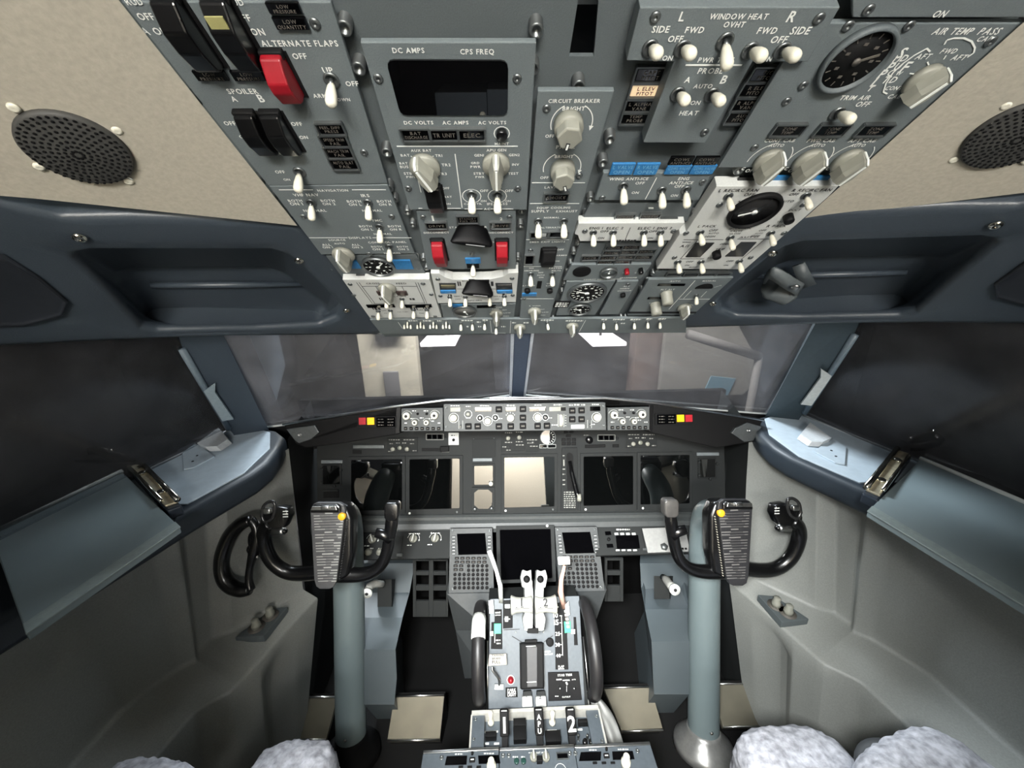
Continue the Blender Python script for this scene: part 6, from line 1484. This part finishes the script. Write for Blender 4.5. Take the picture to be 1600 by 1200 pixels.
# grey canvas cover on the right of the pedestal
b = MB(); rows = []
for x, y, w_, t in ((922, 1080, 10, 1.03), (932, 1094, 18, 1.03), (940, 1112, 24, 1.02), (948, 1135, 26, 1.01), (957, 1160, 24, 1.0), (962, 1175, 22, .99)):
    row = []
    for k in range(9):
        a = k/8; row.append(atd(x-w_+2*w_*a*.9, y+5*abs(a-.5), t-.035*math.sin(math.pi*a)-.008*math.sin(a*17+y)))
    rows.append(row)
c0 = [V((p.x, p.y+.02, 0.0)) for p in rows[-1]]; rows.append(c0)
b.loft(rows, closed=False); o = b.build('canvas_cover', CLOTH); md = o.modifiers.new('s', 'SOLIDIFY'); md.thickness = .008; md.offset = -1; md = o.modifiers.new('b', 'SUBSURF'); md.levels = 1; md.render_levels = 2
tag(o, 'crumpled pale grey canvas cover hanging on the right side of the pedestal', 'canvas cover')
# ---------------------------------------------------------------- seats with sheepskin
def fleece(root, c, sz, rot=0, nm='sheepskin_cushion', seed=0, power=4.5, Ti=None):
    bm = bmesh.new(); bmesh.ops.create_cube(bm, size=2); bmesh.ops.subdivide_edges(bm, edges=bm.edges[:], cuts=26, use_grid_fill=True)
    from mathutils import noise
    T = M.Translation(V(c)-root.location) @ M.Rotation(R(rot), 4, 'Z')
    for v in bm.verts:
        p = v.co.copy(); k = (abs(p.x)**power+abs(p.y)**power+abs(p.z)**power)**(1/power); p /= k
        q_ = V((p.x*sz[0], p.y*sz[1], p.z*sz[2])); n = p.normalized()
        d = noise.noise(q_*55+V((seed, 0, 0)))*.004+noise.noise(q_*110+V((0, seed, 0)))*.004+noise.noise(q_*14)*.002
        v.co = q_+n*d
    b = MB(); b.addbm(bm, T, True); return b.build(nm, FLEECE, root)
def seat(side):
    s = -1 if side == 'left' else 1
    root = empty('pilot_seat', (s*.55, .30, 0)); tag(root, '%s pilot seat covered in pale grey sheepskin, front edge at the photo bottom' % side, 'seat', 'pilot seats')
    if s < 0:
        fleece(root, (-.490, .36, .405), (.088, .19, .082), 0, seed=1); fleece(root, (-.685, .30, .545), (.090, .16, .060), -8, 'armrest_fleece', 5)
    else:
        fleece(root, (.515, .355, .385), (.118, .19, .082), 0, seed=2); o = fleece(root, (.660, .30, .525), (.115, .15, .07), 14, 'armrest_fleece', 6)
        b = MB(); b.lathe([(.03, 0), (.040, .003), (.045, -.004)], 24, M.Translation(V((.60, .42, .545))-root.location) @ V((-.45, .35, .8)).to_track_quat('Z', 'Y').to_matrix().to_4x4()); b.build('dark_opening', mat('opening_dark', (40, 42, 44), .6), root)
    b = MB(); b.box((-s*.03, 0, .15), (.20, .36, .30), .02); b.build('seat_base', BLACKM, root)
    b = MB(); b.box((s*.115, -.02, .24), (.05, .2, .46), .01); b.build('armrest_post', BLACKM, root)
    b = MB(); b.box((s*.05, -.42, .78), (.40, .12, .80), .04, seg=3); b.box((s*.05, -.44, 1.22), (.24, .10, .16), .03, seg=3); b.build('backrest', BLACKM, root)
    b = MB(); b.box((s*.05, -.25, .36), (.40, .46, .10), .03); b.build('seat_pan', BLACKM, root)
seat('left'); seat('right')
# strap roll in the right stowage recess
MR = Frame(mirx(A_), (V((1, 0, 0))-mirx(MN)*mirx(MN).x), (mirx(MN)).cross(V((1, 0, 0))-mirx(MN)*mirx(MN).x))
def mr(x, y, h): return MR.at(*MR.px(x, y, h), h)
g = empty('strap_roll', mr(1225, 440, -.03)); tag(g, 'grey rolled strap with a metal rivet inside the right stowage recess', 'strap'); Ti = M.Translation(-g.location)
SG = mat('strap_grey', (84, 90, 92), .5)
b = MB(); b.tube([mr(1203, 446, -.030), mr(1205, 448, -.030), mr(1232, 459, -.026), mr(1236, 461, -.026)], [.015, .021, .021, .015], 20, T=Ti); b.build('roll', SG, g)
ea = smooth_path([mr(x, y, h) for x, y, h in ((1194, 432, -.030), (1202, 420, -.012), (1216, 421, -.006), (1238, 433, -.004), (1257, 444, -.012))], 5); eb = smooth_path([mr(x, y, h) for x, y, h in ((1192, 444, -.026), (1198, 436, -.006), (1208, 440, .0), (1228, 453, .002), (1247, 463, -.008))], 5)
b = MB(); b.loft([[p, q_] for p, q_ in zip(ea, eb)], closed=False, T=Ti); o = b.build('strap', SG, g); md = o.modifiers.new('s', 'SOLIDIFY'); md.thickness = .004
b = MB(); b.loft([[mr(1238, 418, -.030), mr(1244, 434, -.022), mr(1252, 452, -.016)], [mr(1258, 411, -.032), mr(1267, 428, -.026), mr(1276, 444, -.022)]], closed=False, T=Ti); o = b.build('strap_end', mat('strap_dark', (70, 76, 79), .5), g); md = o.modifiers.new('s', 'SOLIDIFY'); md.thickness = .004
k = mr(1243, 448, .003); MB().lathe([(.006, 0), (.006, .002), (.003, .003)], 14, Ti @ M.Translation(k) @ mirx(MN).to_track_quat('Z', 'Y').to_matrix().to_4x4()).build('rivet', METAL, g)
# ---------------------------------------------------------------- what stands outside the windows
hg = mat('hangar_dark', (48, 47, 46), .8, var=.15, scale=3); hg2 = mat('hangar_floor', (50, 50, 52), .8, var=.15, scale=2)
b = MB(); b.box((0, 7.5, 1.0), (16, .1, 7)); struct('wall_hangar', b, hg)
for s_, n_ in ((-1, 'left'), (1, 'right')):
    b = MB(); b.box((s_*7.5, 3.0, 1.0), (.1, 9, 7)); struct('wall_hangar_'+n_, b, hg)
b = MB(); b.box((0, 4.6, 3.95), (15, 5.8, .1)); struct('ceiling', b, hg)
b = MB(); b.box((0, 3.5, -2.0), (16, 9, .1)); struct('floor', b, hg2)
def outbox(name, label, cat, px0, px1, Y0, depth, m_, up=None, grp=None):
    """an upright block outside, between two picture columns at distance Y0"""
    a = aty(px0, 560, Y0); c = aty(px1, 560, Y0); z0 = -1.95 if up is None else up[0]; z1 = 2.6 if up is None else up[1]
    b = MB(); b.box(((a.x+c.x)/2, Y0+depth/2, (z0+z1)/2), (abs(c.x-a.x), depth, z1-z0), .01); o = b.build(name, m_); tag(o, label, cat, grp); return o
o = outbox('partition_wall', 'pale beige partition seen through the left windshield', 'partition', 562, 652, 4.2, .15, mat('partition_beige', (214, 208, 190), .7))
m2 = MB(); a = aty(598, 575, 4.19); c = aty(622, 575, 4.19); m2.box(((a.x+c.x)/2, 4.18, -.05), (abs(c.x-a.x), .03, .55), .01); m2.build('grey_cabinet', mat('cabinet_grey', (110, 110, 112), .6), o)
m2 = MB(); a = aty(608, 545, 4.15); m2.box((a.x, 4.15, .9), (.32, .06, .5), .01); m2.build('upper_shelf', mat('shelf_green', (120, 126, 108), .6), o)
RUST = mat('pillar_brown', (104, 90, 84), .8, var=.2, scale=6)
outbox('brown_pillar', 'brown-pink weathered pillar seen through the right windshield', 'pillar', 992, 1034, 4.6, .25, RUST)
sc_ = mat('screen_wall_grey', (128, 126, 120), .85, var=.14, scale=40)
a = aty(1036, 560, 4.4); c = aty(1184, 560, 4.4)
b = MB(); T = M(((1, 0, 0, 0), (0, 0, 1, 4.4), (0, 1, 0, 0), (0, 0, 0, 1)))
zt = aty(1080, 500, 4.4).z; zb = aty(1100, 619, 4.4).z
b.prism([(a.x, zt+.6), (a.x, zb), (c.x-.1, zb), (c.x, zb+.12), (c.x, aty(1184, 562, 4.4).z), (a.x+.45, zt+.5)], 0, .08, .01, T); o = b.build('rough_grey_panel', sc_); tag(o, 'rough grey upright panel with rounded corner seen through the right windshield', 'panel')
b = MB(); p0 = [aty(x, y, 4.38) for x, y in ((1098, 618), (1138, 618), (1150, 592), (1112, 588))]; b.prism([(p.x, p.z) for p in p0], -.015, .015, 0, T); b.build('blue_patch', mat('patch_blue', (96, 134, 152), .8), o)
b = MB(); p0 = [aty(x, y, 4.38).z for x, y in ((0, 0),)]; b.box(((a.x+c.x)/2, 4.44, (zb-1.95)/2), (.1, .1, zb+1.95)); b.build('support_leg', hg, o)
b = MB(); b.tube([aty(1075, 522, 4.0), aty(1186, 557, 4.0)], .05, 8); b.tube([aty(1186, 557, 4.0), V((aty(1186, 557, 4.0).x, 4.0, -1.95))], .04, 8); o = b.build('hangar_beam', mat('beam_grey', (110, 108, 106), .7)); tag(o, 'diagonal grey beam seen through the right windshield above the rough panel', 'beam')
LAMP = mat('lamp_tube', (255, 246, 255), .4, emit=5)
for px_, lab in ((692, 'left'), (938, 'right')):
    p = aty(px_, 527, 5.0); b = MB(); b.box((p.x, 5.0, p.z), (.42, .9, .05), .01); o = b.build('hangar_lamp', LAMP); tag(o, 'glowing white hangar lamp seen at the top of the %s windshield' % lab, 'lamp', 'hangar lamps')
    b = MB(); b.box((p.x, 5.0, (p.z+3.9)/2+.01), (.03, .03, 3.9-p.z)); b.build('lamp_hanger', hg, o)
